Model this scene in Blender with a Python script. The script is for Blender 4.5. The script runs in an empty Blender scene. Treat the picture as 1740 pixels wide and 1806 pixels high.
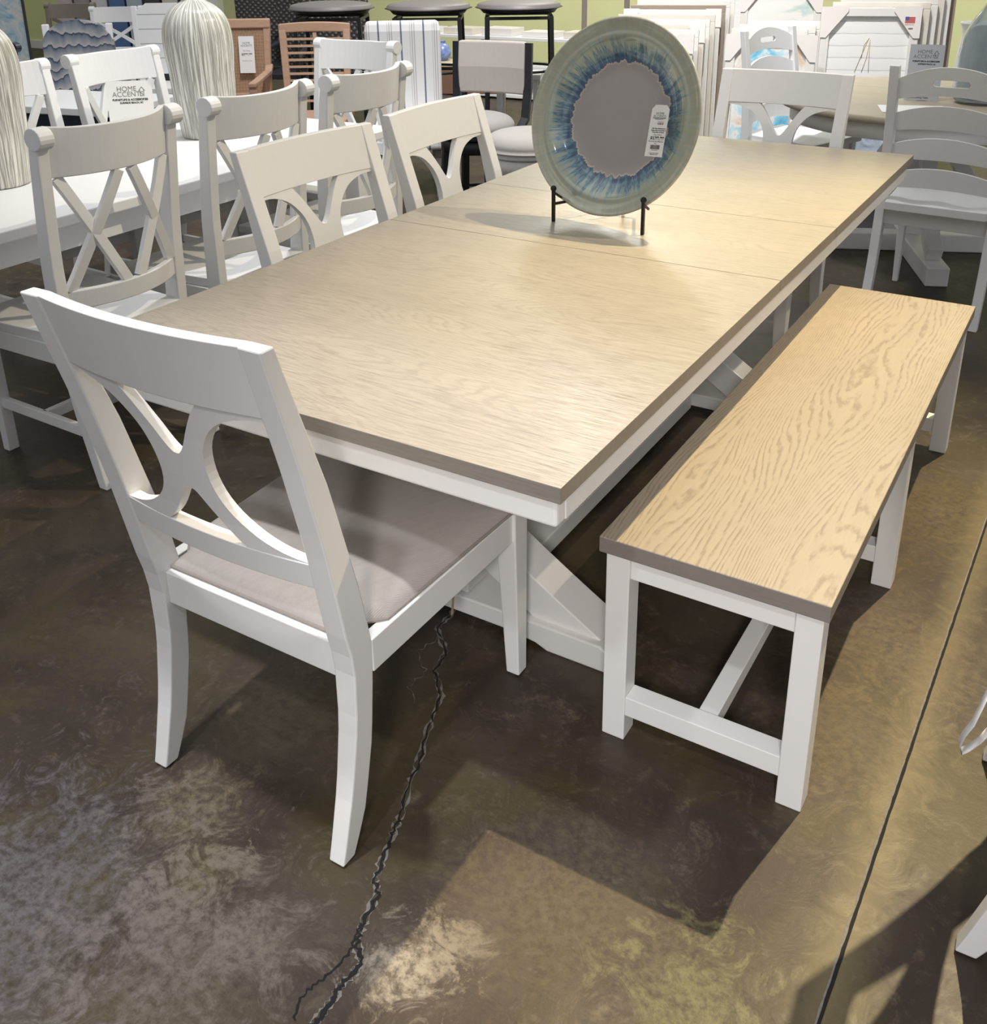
import bpy, bmesh, math, random
from mathutils import Vector, Matrix, Euler, geometry
R = math.radians
PI = math.pi
sc = bpy.context.scene
col = sc.collection
random.seed(7)

# ------------------------------------------------------------------ materials
class NT:
    def __init__(s, name):
        s.m = bpy.data.materials.new(name); s.m.use_nodes = True
        s.t = s.m.node_tree; s.b = s.t.nodes['Principled BSDF']
    def n(s, typ, **kw):
        nd = s.t.nodes.new(typ)
        for k, v in kw.items():
            if k.startswith('i_'):
                key = k[2:]
                key = int(key) if key.isdigit() else key.replace('_', ' ')
                nd.inputs[key].default_value = v
            else: setattr(nd, k, v)
        return nd
    def l(s, a, b): s.t.links.new(a, b)
    def obj(s): return s.n('ShaderNodeTexCoord').outputs['Object']
    def map(s, src, scale=(1,1,1), loc=(0,0,0), rot=(0,0,0)):
        m = s.n('ShaderNodeMapping'); s.l(src, m.inputs['Vector'])
        m.inputs['Scale'].default_value = scale; m.inputs['Location'].default_value = loc
        m.inputs['Rotation'].default_value = rot
        return m.outputs[0]
    def noise(s, src, scale, detail=4, rough=.55, dist=0):
        x = s.n('ShaderNodeTexNoise'); s.l(src, x.inputs['Vector'])
        x.inputs['Scale'].default_value = scale; x.inputs['Detail'].default_value = detail
        x.inputs['Roughness'].default_value = rough; x.inputs['Distortion'].default_value = dist
        return x.outputs['Fac']
    def ramp(s, src, stops, interp='LINEAR'):
        r = s.n('ShaderNodeValToRGB'); s.l(src, r.inputs[0]); e = r.color_ramp.elements
        r.color_ramp.interpolation = interp
        while len(e) < len(stops): e.new(.5)
        for q, (p, c) in zip(e, stops):
            q.position = p; q.color = (c, c, c, 1) if isinstance(c, (int, float)) else (*c, 1)
        return r.outputs[0]
    def mix(s, fac, a, b, mode='MIX'):
        x = s.n('ShaderNodeMix', data_type='RGBA', blend_type=mode)
        for i, v in ((0, fac), (6, a), (7, b)):
            if hasattr(v, 'links'): s.l(v, x.inputs[i])
            else: x.inputs[i].default_value = v if i == 0 else ((v, v, v, 1) if isinstance(v, (int, float)) else (*v, 1))
        return x.outputs[2]
    def math(s, op, a, b=0, c=None):
        x = s.n('ShaderNodeMath', operation=op)
        for i, v in enumerate((a, b) if c is None else (a, b, c)):
            if hasattr(v, 'links'): s.l(v, x.inputs[i])
            else: x.inputs[i].default_value = v
        return x.outputs[0]
    def bump(s, h, strength=.3, dist=.002):
        b = s.n('ShaderNodeBump'); s.l(h, b.inputs['Height'])
        b.inputs['Strength'].default_value = strength; b.inputs['Distance'].default_value = dist
        s.l(b.outputs[0], s.b.inputs['Normal'])
    def set(s, color=None, rough=None, metal=0, spec=None, coat=0):
        for k, v in (('Base Color', color), ('Roughness', rough)):
            if v is None: continue
            if hasattr(v, 'links'): s.l(v, s.b.inputs[k])
            else: s.b.inputs[k].default_value = (*v, 1) if k == 'Base Color' else v
        s.b.inputs['Metallic'].default_value = metal
        if spec is not None: s.b.inputs['Specular IOR Level'].default_value = spec
        s.b.inputs['Coat Weight'].default_value = coat
        return s.m

def plain(name, c, rough=.5, metal=0, var=.06, spec=.5, scale=25):
    t = NT(name); o = t.obj()
    f = t.noise(o, scale, 5)
    cc = t.mix(f, tuple(max(0, v*(1-var)) for v in c), tuple(min(1, v*(1+var)) for v in c))
    t.set(cc, rough, metal, spec)
    return t.m

def wood(name, light, dark, grain='x', rough=.42, bands=9.0, pores=.5, spec=.45, seedloc=0, cath=.5, wamp=.30, wl=.55):
    t = NT(name); o = t.obj()
    s = {'x': (1, 1, 1), 'y': (1, 1, 1)}[grain]
    long = 0 if grain == 'x' else 1
    def sc3(a, b): v = [b, b, b]; v[long] = a; return tuple(v)
    base = t.map(o, loc=(seedloc, seedloc*.7, 0))
    warp = t.noise(t.map(base, sc3(wl, 5.0)), 1.0, 1.5, .45)
    # cathedral figure : distance field warped
    comb = t.n('ShaderNodeSeparateXYZ'); t.l(base, comb.inputs[0])
    across = comb.outputs[1 - long]
    fine = t.noise(t.map(base, sc3(9, 40)), 1.0, 3, .6)
    ph = t.math('MULTIPLY', t.math('ADD', across, t.math('MULTIPLY', warp, wamp)), bands)
    ph = t.math('ADD', ph, t.math('MULTIPLY', fine, 1.5))
    ring = t.math('FRACT', ph)
    lines = t.ramp(ring, [(0, .2), (.12, 1), (.26, .9), (.46, 0), (1, 0)])
    pore = t.ramp(t.noise(t.map(base, sc3(28, 420)), 1.0, 3, .7), [(.47, 1), (.60, 0)])
    pore2 = t.ramp(t.noise(t.map(base, sc3(14, 900)), 1.0, 2, .6), [(.36, 1), (.46, 0)])
    dash = t.noise(t.map(base, sc3(22, 60)), 1.0, 3, .6)
    msk = t.math('MULTIPLY', lines, t.ramp(dash, [(.36, .15), (.56, 1)]))
    msk = t.math('MAXIMUM', t.math('MULTIPLY', msk, cath), t.math('MULTIPLY', pore2, pores))
    tone = t.noise(t.map(base, sc3(2, 9)), 1.0, 4, .6)
    l2 = tuple(v*.84 for v in light)
    c = t.mix(tone, l2, tuple(min(1, v*1.1) for v in light))
    c = t.mix(msk, c, dark)
    t.set(c, rough, 0, spec)
    t.bump(t.math('SUBTRACT', 1, msk), .25, .001)
    return t.m

def fabric(name, c1, c2, scale=900, rough=.9, rot=0):
    t = NT(name); o = t.map(t.obj(), rot=(0, 0, rot))
    w = t.n('ShaderNodeTexWave', wave_type='BANDS', bands_direction='X'); t.l(o, w.inputs[0]); w.inputs['Scale'].default_value = scale/6.28; w.inputs['Distortion'].default_value = 1.5
    n = t.noise(o, scale, 2); n2 = t.noise(t.map(o, (1, .1, 1)), 120, 3)
    f = t.math('ADD', t.math('MULTIPLY', w.outputs['Fac'], .4), t.math('ADD', t.math('MULTIPLY', n, .4), t.math('MULTIPLY', n2, .3)))
    c = t.mix(f, c1, c2); t.set(c, rough, 0, .2)
    t.b.inputs['Sheen Weight'].default_value = .25
    t.bump(f, .35, .001)
    return t.m

M = {}
M['white'] = plain('white_lacquer', (.80, .785, .765), .32, var=.02, spec=.4)
M['white_cool'] = plain('white_painted_wood', (.80, .80, .80), .4, var=.02, spec=.35)
M['tabletop'] = wood('washed_oak_table', (.375, .33, .27), (.14, .115, .09), 'x', .33, 70, .62, .5, 3.1, .26, .55, 1.1)
M['bench_oak'] = wood('washed_oak_bench', (.38, .325, .255), (.19, .15, .115), 'y', .42, 85, .15, .4, 1.3, .60, .42, .75)
M['oak_edge'] = wood('grey_stained_edge', (.235, .205, .175), (.14, .115, .09), 'x', .45, 60, .4, .4, 2.2, .25)
M['bench_edge'] = wood('grey_stained_bench_edge', (.235, .210, .185), (.14, .12, .10), 'x', .45, 60, .3, .4, 2.2, .2)
M['oak_round'] = wood('washed_oak_round', (.48, .42, .31), (.28, .23, .17), 'x', .5, 45, .3, .35, 5.0, .4)
M['seat_fabric'] = fabric('taupe_weave', (.27, .24, .215), (.56, .51, .48), 1000, .8, R(25))
M['seat_welt'] = fabric('taupe_welt', (.22, .19, .17), (.36, .32, .29), 1500)
M['linen'] = fabric('linen_beige', (.50, .45, .41), (.66, .61, .57), 700)
M['linen_grey'] = fabric('linen_grey', (.42, .39, .37), (.56, .53, .51), 700)
M['black_metal'] = plain('black_metal', (.012, .012, .014), .45, .3)
M['black_wood'] = plain('black_painted_wood', (.014, .015, .020), .45)
M['navy'] = plain('navy_paint', (.012, .020, .040), .4)
M['grey_seat'] = plain('grey_brown_vinyl', (.16, .145, .14), .5)
M['taupe_wood'] = plain('taupe_wood', (.25, .21, .18), .55)
M['grey_wood'] = plain('grey_brown_wood', (.20, .175, .16), .55)
M['tan_wood'] = wood('sun_bleached_teak', (.50, .32, .22), (.33, .19, .12), 'x', .6, 40, .3, .3, 0, .3)
M['brown'] = plain('brown_box', (.17, .09, .06), .6)
M['paper'] = plain('white_card', (.82, .81, .79), .6, var=.01)
M['card_grey'] = plain('grey_card', (.50, .52, .55), .6, var=.01)
M['ink'] = plain('black_ink', (.03, .03, .03), .6, var=0)
M['ink_grey'] = plain('grey_ink', (.22, .22, .22), .6, var=0)
M['glide'] = plain('black_glide', (.01, .01, .01), .6)
M['white_frame'] = plain('white_frame_paint', (.74, .72, .69), .45, var=.04)
M['cream_frame'] = plain('cream_frame_paint', (.66, .62, .55), .5, var=.05)
M['dark_frame'] = plain('charcoal_frame', (.03, .03, .035), .4)
M['brown_frame'] = plain('taupe_frame', (.30, .24, .19), .5)
M['cardboard'] = plain('white_corner_card', (.78, .74, .71), .6, var=.02)
M['tan_string'] = plain('tan_string', (.42, .33, .18), .8)
M['ribbon'] = plain('white_cotton', (.66, .64, .63), .85, var=.05)
M['wall'] = plain('lime_wall_paint', (.74, .76, .40), .8, var=.05, scale=2)
M['red'] = plain('flag_red', (.65, .10, .09), .6, var=0)
M['blue'] = plain('flag_blue', (.07, .10, .30), .6, var=0)

def cane():
    t = NT('woven_cane'); o = t.obj()
    c = t.n('ShaderNodeTexChecker'); t.l(t.map(o, rot=(0, R(45), 0)), c.inputs[0]); c.inputs['Scale'].default_value = 70
    n = t.noise(o, 60, 4)
    col_ = t.mix(c.outputs['Fac'], (.36, .21, .12), (.20, .11, .06)); col_ = t.mix(n, col_, (.42, .27, .17))
    t.set(col_, .7); t.bump(c.outputs['Fac'], .5, .002); return t.m
M['cane'] = cane()
def rattan():
    t = NT('black_rattan'); o = t.obj()
    w = t.n('ShaderNodeTexWave', wave_type='BANDS', bands_direction='Z'); t.l(t.map(o, rot=(0, R(38), 0)), w.inputs[0]); w.inputs['Scale'].default_value = 9; w.inputs['Distortion'].default_value = 2
    w2 = t.n('ShaderNodeTexWave', wave_type='BANDS', bands_direction='X'); t.l(t.map(o, rot=(0, R(38), 0)), w2.inputs[0]); w2.inputs['Scale'].default_value = 9; w2.inputs['Distortion'].default_value = 2
    f = t.math('MULTIPLY', w.outputs['Fac'], w2.outputs['Fac'])
    t.set(t.mix(f, (.010, .009, .010), (.075, .058, .048)), .5); t.bump(f, .8, .006); return t.m
M['rattan'] = rattan()
def stripes():
    t = NT('ticking_stripe'); o = t.obj(); s = t.n('ShaderNodeSeparateXYZ'); t.l(o, s.inputs[0])
    ph = t.math('FRACT', t.math('ADD', t.math('MULTIPLY', s.outputs[0], 7.2), .07))
    a = t.ramp(ph, [(0, 1), (.035, 1), (.05, 0), (.96, 0), (.975, 1)])
    g = t.ramp(ph, [(.38, 0), (.40, 1), (.62, 1), (.64, 0)])
    g2 = t.ramp(t.math('FRACT', t.math('MULTIPLY', s.outputs[0], 72)), [(0, 1), (.35, 1), (.5, 0)])
    c = t.mix(t.math('MULTIPLY', g, g2), (.80, .79, .78), (.50, .46, .48))
    c = t.mix(a, c, (.15, .19, .28)); t.set(c, .85, 0, .2); return t.m
M['stripes'] = stripes()
def waves():
    t = NT('blue_wave_fabric'); o = t.obj()
    s = t.n('ShaderNodeSeparateXYZ'); t.l(o, s.inputs[0])
    n = t.noise(t.map(o, (1.0, 1.0, .35)), 9, 3, .5)
    ph = t.math('FRACT', t.math('ADD', t.math('MULTIPLY', s.outputs[2], 13), t.math('MULTIPLY', n, 2.6)))
    c = t.ramp(ph, [(0, (.42, .39, .38)), (.35, (.27, .28, .30)), (.75, (.14, .17, .22)), (.93, (.03, .045, .08)), (1, (.42, .39, .38))])
    t.set(c, .8, 0, .2); return t.m
M['waves'] = waves()
def abstract(name, cs, scale=4, vec=(1, 1, 1), dist=1.5):
    t = NT(name); o = t.map(t.obj(), vec)
    n = t.noise(o, scale, 6, .6, dist)
    k = len(cs); t.set(t.ramp(n, [(.3+.4*i/(k-1), c) for i, c in enumerate(cs)]), .5); return t.m
M['art_blue'] = abstract('turquoise_painting', [(.10, .40, .62), (.25, .58, .75), (.80, .80, .78), (.70, .50, .36), (.80, .80, .80)], 5, (1, 1, .6))
M['art_pale'] = abstract('pale_seascape', [(.25, .50, .50), (.80, .79, .75), (.83, .82, .80), (.74, .66, .52)], 3, (.6, 1, 2.2), .5)
M['art_tan'] = abstract('blue_tan_abstract', [(.12, .25, .36), (.33, .50, .58), (.62, .62, .60), (.60, .47, .28)], 6)
M['art_grey'] = abstract('grey_blue_print', [(.15, .19, .27), (.40, .46, .56), (.80, .82, .85)], 6, (1, 1, 1.2))
M['art_white'] = abstract('whitewashed_boards', [(.70, .70, .69), (.80, .80, .79), (.75, .75, .74)], 5, (.6, 1, 6), 0)
def shutter():
    t = NT('shiplap_print'); o = t.obj(); s = t.n('ShaderNodeSeparateXYZ'); t.l(o, s.inputs[0])
    n = t.noise(t.map(o, (1, 1, 3)), 8, 3)
    ph = t.math('FRACT', t.math('ADD', t.math('MULTIPLY', s.outputs[2], 14), t.math('MULTIPLY', n, .25)))
    t.set(t.ramp(ph, [(0, (.45, .46, .50)), (.10, (.80, .79, .78)), (1, (.84, .82, .80))]), .6); return t.m
M['shiplap'] = shutter()
def plastic():
    t = NT('shrink_wrap'); n = t.noise(t.map(t.obj(), (1, 1, 5)), 14, 5, .6, 1)
    t.set(t.mix(n, (.58, .59, .62), (.86, .86, .86)), .25, 0, .6); t.bump(n, .6, .01); return t.m
M['plastic'] = plastic()
def vase_m():
    t = NT('ribbed_white_ceramic'); o = t.obj()
    s = t.n('ShaderNodeSeparateXYZ'); t.l(o, s.inputs[0])
    ang = t.math('ARCTAN2', s.outputs[1], s.outputs[0])
    cv = t.n('ShaderNodeCombineXYZ'); t.l(t.math('MULTIPLY', ang, 13), cv.inputs[0]); t.l(t.math('MULTIPLY', s.outputs[2], 2.2), cv.inputs[1])
    n = t.noise(cv.outputs[0], 1.0, 3, .7, .3)
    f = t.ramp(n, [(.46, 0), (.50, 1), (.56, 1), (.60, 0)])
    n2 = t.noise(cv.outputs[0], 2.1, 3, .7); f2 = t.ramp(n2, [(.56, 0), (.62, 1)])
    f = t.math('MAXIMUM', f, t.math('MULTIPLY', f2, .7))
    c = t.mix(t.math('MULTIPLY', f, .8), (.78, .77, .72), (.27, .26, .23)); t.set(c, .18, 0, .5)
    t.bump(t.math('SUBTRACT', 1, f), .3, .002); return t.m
M['vase'] = vase_m()
def plate_m():
    t = NT('reactive_glaze'); o = t.obj(); s = t.n('ShaderNodeSeparateXYZ'); t.l(o, s.inputs[0])
    x, z = s.outputs[0], s.outputs[1]
    r = t.math('DIVIDE', t.math('SQRT', t.math('ADD', t.math('MULTIPLY', x, x), t.math('MULTIPLY', z, z))), .267)
    cv = t.n('ShaderNodeCombineXYZ'); rr = t.math('MAXIMUM', r, .05)
    t.l(t.math('DIVIDE', x, rr), cv.inputs[0]); t.l(t.math('DIVIDE', z, rr), cv.inputs[1])
    t.l(t.math('MULTIPLY', r, .02), cv.inputs[2])
    u = cv.outputs[0]                     # direction only : radial streaks
    nb = t.noise(u, 26, 3, .6); ns = t.noise(u, 60, 3, .75)
    edge = t.math('ADD', t.math('MULTIPLY', t.math('SUBTRACT', nb, .5), .17), .575)
    d = t.math('SUBTRACT', r, edge)       # <0 centre
    streak = t.math('ADD', d, t.math('MULTIPLY', t.math('SUBTRACT', ns, .5), .55))
    ring = t.ramp(streak, [(0, (.012, .055, .15)), (.05, (.02, .10, .22)), (.09, (.16, .30, .36)), (.12, (.035, .13, .24)), (.15, (.24, .36, .38)), (.22, (.38, .42, .33)), (.34, (.43, .43, .31)), (.5, (.50, .51, .43))])
    glz = t.noise(o, 9, 3); ring = t.mix(t.math('MULTIPLY', glz, .30), ring, (.30, .33, .25))
    cen = t.mix(t.noise(o, 14, 4), (.34, .31, .295), (.38, .35, .335))
    isc = t.math('LESS_THAN', d, 0)
    line = t.math('LESS_THAN', t.math('ABSOLUTE', t.math('ADD', d, .006)), .010)
    c = t.mix(isc, ring, cen); c = t.mix(line, c, (.50, .42, .34))
    t.set(c, t.math('ADD', t.math('MULTIPLY', isc, .25), .10), .15, .8, .8); t.b.inputs['Coat Roughness'].default_value = .08
    t.bump(t.math('SUBTRACT', ns, t.math('MULTIPLY', isc, .8)), .10, .002)
    return t.m
M['plate'] = plate_m()
def glass_m(name, c, rough=.05, trans=.75):
    t = NT(name); t.set(c, rough); t.b.inputs['Transmission Weight'].default_value = trans; t.b.inputs['IOR'].default_value = 1.45; return t.m
M['grey_glass'] = glass_m('smoked_glass', (.70, .76, .78), .06, .85)
M['blue_ceramic'] = plain('blue_white_ceramic', (.16, .22, .45), .2, var=1.2, scale=30)

def floor_m():
    t = NT('stained_concrete'); o = t.obj()
    s = t.n('ShaderNodeSeparateXYZ'); t.l(o, s.inputs[0])
    n1 = t.noise(o, 1.5, 8, .62, .8); n2 = t.noise(t.map(o, loc=(4, 2, 0)), 2.6, 7, .6, .4)
    n3 = t.noise(t.map(o, loc=(9, 7, 0)), 11, 8, .75, 1.5); n4 = t.noise(o, 55, 6, .75)
    c = t.ramp(n1, [(.32, (.040, .029, .024)), (.46, (.072, .055, .046)), (.56, (.105, .086, .070)), (.70, (.15, .125, .095))])
    c = t.mix(t.ramp(n2, [(.47, 0), (.62, .65)]), c, (.105, .090, .038))
    c = t.mix(t.ramp(n2, [(.24, .8), (.42, 0)]), c, (.050, .045, .050))
    c = t.mix(t.math('MULTIPLY', t.ramp(n3, [(.52, 0), (.70, .65)]), t.ramp(n4, [(.4, 0), (.6, 1)])), c, (.26, .225, .165))
    c = t.mix(t.ramp(t.noise(t.map(o, (1, 4, 1), rot=(0, 0, .5)), 18, 7, .8, 2), [(.53, 0), (.62, .30)]), c, (.035, .028, .022))
    # worn scuffs, plus cool sheen and lit floor painted in as colour (x, y, radius, strength, colour)
    for (x, y, r, k, cc) in [(-.66, -.24, .13, .75, (.33, .29, .19)), (-.54, -.33, .09, .6, (.38, .33, .18)), (-.70, .05, .15, .45, (.24, .22, .15)),
                             (-.12, -.27, .085, 1.0, (.50, .46, .38)), (-.07, -.20, .05, .8, (.42, .38, .30)), (.02, -.06, .22, .55, (.20, .17, .115)), (-.74, -.50, .30, .75, (.26, .25, .28)),  # bluish-grey entry paints the cool sheen into the floor
                             (-.45, -.46, .22, .7, (.30, .265, .24)), (.27, -.10, .14, .7, (.25, .25, .12)), (-1.25, .06, .25, .5, (.14, .11, .05)),
                             (.40, .9, .25, .6, (.24, .19, .12)), (-.36, -.37, .10, .5, (.30, .27, .23)), (.42, 1.55, .3, .5, (.24, .19, .09)), (.36, .55, .22, .6, (.22, .175, .105))]:  # entries beside the bench paint the spotlit floor paler
        vd = t.n('ShaderNodeVectorMath', operation='DISTANCE'); t.l(o, vd.inputs[0]); vd.inputs[1].default_value = (x, y, 0)
        f = t.math('ADD', t.math('DIVIDE', vd.outputs['Value'], r), t.math('MULTIPLY', t.math('SUBTRACT', n3, .5), 4.5))
        f = t.ramp(f, [(0, k), (.45, k*.8), (1, 0)])
        f = t.math('MULTIPLY', f, t.ramp(n4, [(.38, .2), (.58, 1)]))
        c = t.mix(f, c, cc)
    # pale halo beside the saw-cut joint
    jx = t.math('SUBTRACT', s.outputs[0], t.math('ADD', t.math('MULTIPLY', s.outputs[1], .0195), .4615))
    h = t.math('ADD', t.math('MULTIPLY', t.math('ABSOLUTE', jx), 16), t.math('MULTIPLY', t.math('SUBTRACT', n3, .5), 1.6))
    c = t.mix(t.ramp(h, [(0, .65), (.35, .45), (1, 0)]), c, (.28, .24, .14))
    c = t.mix(1.0, c, (.62, .58, .54), 'MULTIPLY')
    rg = t.ramp(n3, [(.3, .34), (.7, .55)])
    t.set(c, rg, 0, .30); t.bump(t.math('ADD', n3, t.math('MULTIPLY', n4, .4)), .18, .004)
    return t.m
M['floor'] = floor_m()

# ------------------------------------------------------------------ mesh helpers
class MB:
    def __init__(s): s.bm = bmesh.new()
    def loft(s, rings, close=False, smooth=False, cap=True):
        vs = [[s.bm.verts.new(p) for p in r] for r in rings]; n = len(vs[0])
        rng = range(len(vs)) if close else range(len(vs)-1)
        for i in rng:
            a, b = vs[i], vs[(i+1) % len(vs)]
            for j in range(n):
                f = s.bm.faces.new((a[j], a[(j+1) % n], b[(j+1) % n], b[j])); f.smooth = smooth
        if cap and not close:
            s.bm.faces.new(vs[0][::-1]); s.bm.faces.new(vs[-1])
        return s
    def box(s, lo, hi):
        x0, y0, z0 = lo; x1, y1, z1 = hi
        return s.loft([[(x0, y0, z), (x1, y0, z), (x1, y1, z), (x0, y1, z)] for z in (z0, z1)])
    def post(s, secs):   # list of (z, x0, x1, y0, y1)
        return s.loft([[(x0, y0, z), (x1, y0, z), (x1, y1, z), (x0, y1, z)] for z, x0, x1, y0, y1 in secs])
    def bar(s, a, b, w, h, up=(0, 0, 1)):
        a, b = Vector(a), Vector(b); d = (b-a).normalized(); u = Vector(up)
        sd = d.cross(u).normalized(); u = sd.cross(d).normalized()
        q = [sd*w/2+u*h/2, -sd*w/2+u*h/2, -sd*w/2-u*h/2, sd*w/2-u*h/2]
        return s.loft([[a+k for k in q], [b+k for k in q]])
    def sweep(s, pts, w, h, up=(0, 0, 1)):
        pts = [Vector(p) for p in pts]; rings = []
        for i, p in enumerate(pts):
            d = (pts[min(i+1, len(pts)-1)] - pts[max(i-1, 0)]).normalized()
            sd = d.cross(Vector(up)).normalized(); u = sd.cross(d).normalized()
            rings.append([p+sd*w/2+u*h/2, p-sd*w/2+u*h/2, p-sd*w/2-u*h/2, p+sd*w/2-u*h/2])
        return s.loft(rings)
    def tube(s, pts, r, n=10, close=False):
        pts = [Vector(p) for p in pts]; rings = []; N = len(pts)
        pu = None
        for i, p in enumerate(pts):
            if close: d = (pts[(i+1) % N]-pts[(i-1) % N]).normalized()
            else: d = (pts[min(i+1, N-1)]-pts[max(i-1, 0)]).normalized()
            if pu is None:
                a = Vector((0, 0, 1)) if abs(d.z) < .9 else Vector((1, 0, 0)); pu = (a-d*a.dot(d)).normalized()
            else: pu = (pu-d*pu.dot(d)).normalized()
            v = d.cross(pu); rr = r[i] if isinstance(r, (list, tuple)) else r
            rings.append([p+(pu*math.cos(k*2*PI/n)+v*math.sin(k*2*PI/n))*rr for k in range(n)])
        return s.loft(rings, close=close, smooth=True)
    def lathe(s, prof, n=48, c=(0, 0, 0), cap=True):
        return s.loft([[(c[0]+r*math.cos(2*PI*k/n), c[1]+r*math.sin(2*PI*k/n), c[2]+z) for k in range(n)] for r, z in prof], smooth=True, cap=cap)
    def prism(s, poly, f0, f1):  # poly of 2-D pts, f0/f1 map (u,v)->3-D
        tri = geometry.tessellate_polygon([[Vector((u, v, 0)) for u, v in poly]])
        A = [s.bm.verts.new(f0(u, v)) for u, v in poly]; B = [s.bm.verts.new(f1(u, v)) for u, v in poly]
        for t in tri:
            try: s.bm.faces.new([A[i] for i in t]); s.bm.faces.new([B[i] for i in t[::-1]])
            except ValueError: pass
        n = len(poly)
        for i in range(n):
            s.bm.faces.new((A[i], A[(i+1) % n], B[(i+1) % n], B[i]))
        return s
    def curved(s, poly, th, yf, xs=(), zs=()):
        b2 = MB(); b2.prism(poly, lambda u, v: (u, 0, v), lambda u, v: (u, th, v)); bm = b2.bm
        for ax, vals in ((0, xs), (2, zs)):
            for v in vals:
                co = [0, 0, 0]; co[ax] = v; no = [0, 0, 0]; no[ax] = 1
                bmesh.ops.bisect_plane(bm, geom=bm.verts[:]+bm.edges[:]+bm.faces[:], dist=1e-6, plane_co=co, plane_no=no)
        for v in bm.verts: v.co.y += yf(v.co.x, v.co.z)
        me = bpy.data.meshes.new('tmp'); bm.to_mesh(me); bm.free(); s.bm.from_mesh(me); bpy.data.meshes.remove(me)
        return s
    def sphere(s, c, r, seg=16, rz=None):
        rz = rz or r
        pr = [(max(1e-4, r*math.sin(PI*i/10)), -rz*math.cos(PI*i/10)) for i in range(11)]
        return s.lathe(pr, seg, c)
    def build(s, name, mat, parent=None, bev=0, seg=2, side=None):
        bmesh.ops.recalc_face_normals(s.bm, faces=s.bm.faces)
        me = bpy.data.meshes.new(name); s.bm.to_mesh(me); s.bm.free()
        me.materials.append(mat)
        if side:
            me.materials.append(side)
            for p in me.polygons:
                if abs(p.normal.z) < .5: p.material_index = 1
        o = bpy.data.objects.new(name, me); col.objects.link(o)
        if parent: o.parent = parent
        if bev:
            m = o.modifiers.new('bevel', 'BEVEL'); m.width = bev; m.segments = seg; m.limit_method = 'ANGLE'; m.angle_limit = R(40)
        return o

def thing(name, label, cat, loc=(0, 0, 0), rz=0, group=None):
    o = bpy.data.objects.new(name, None); col.objects.link(o); o.empty_display_size = .1
    o.location = loc; o.rotation_euler = (0, 0, rz); o['label'] = label; o['category'] = cat
    if group: o['group'] = group
    return o
def tag(o, label, cat, group=None, kind=None):
    o['label'] = label; o['category'] = cat
    if group: o['group'] = group
    if kind: o['kind'] = kind
    return o
def dup(root, loc, rz, label, group=None):
    r = root.copy(); col.objects.link(r); r.location = loc; r.rotation_euler = (0, 0, rz); r['label'] = label
    if group: r['group'] = group
    for ch in list(root.children):
        c = ch.copy(); col.objects.link(c); c.parent = r
        for g in ch.children:
            d = g.copy(); col.objects.link(d); d.parent = c
    return r
def text(body, size, mat, parent, loc, rot, name='lettering', align='CENTER', bold=0, sx=1):
    cu = bpy.data.curves.new('t', 'FONT'); cu.body = body; cu.size = size; cu.align_x = align; cu.align_y = 'CENTER'
    cu.extrude = .0002; cu.offset = bold
    o = bpy.data.objects.new('t', cu); col.objects.link(o)
    bpy.context.view_layer.update()
    me = bpy.data.meshes.new_from_object(o.evaluated_get(bpy.context.evaluated_depsgraph_get()))
    bpy.data.objects.remove(o); me.materials.clear(); me.materials.append(mat)
    q = bpy.data.objects.new(name, me); col.objects.link(q); q.parent = parent; q.location = loc; q.rotation_euler = rot; q.scale = (sx, 1, 1)
    return q
def interp(x, xs, ys):
    if x <= xs[0]: return ys[0]
    for i in range(len(xs)-1):
        if x <= xs[i+1]:
            k = (x-xs[i])/(xs[i+1]-xs[i]); return ys[i]+(ys[i+1]-ys[i])*k
    return ys[-1]
def smooth_poly(pts, n=3):
    out = []
    N = len(pts)
    for i in range(N-1):
        p0, p1, p2, p3 = pts[max(i-1, 0)], pts[i], pts[i+1], pts[min(i+2, N-1)]
        for k in range(n):
            t = k/n
            out.append(tuple(.5*((2*p1[j])+(-p0[j]+p2[j])*t+(2*p0[j]-5*p1[j]+4*p2[j]-p3[j])*t*t+(-p0[j]+3*p1[j]-3*p2[j]+p3[j])*t**3) for j in (0, 1)))
    out.append(pts[-1]); return out

# ------------------------------------------------------------------ the setting
fl = MB().box((-14, -3, -.1), (8, 8.6, 0)).build('floor', M['floor']); fl['kind'] = 'structure'
wb = MB().box((-14, 8.6, 0), (8, 8.75, 4.2)).build('wall_back', M['wall']); wb['kind'] = 'structure'
wl = MB().box((-14.15, -3, 0), (-14, 8.75, 4.2)).build('wall_left', M['wall']); wl['kind'] = 'structure'
bb = MB().box((-14, 8.57, 0), (8, 8.6, .12)).build('baseboard_back', M['white_cool'], None, .004); bb['kind'] = 'structure'

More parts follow.
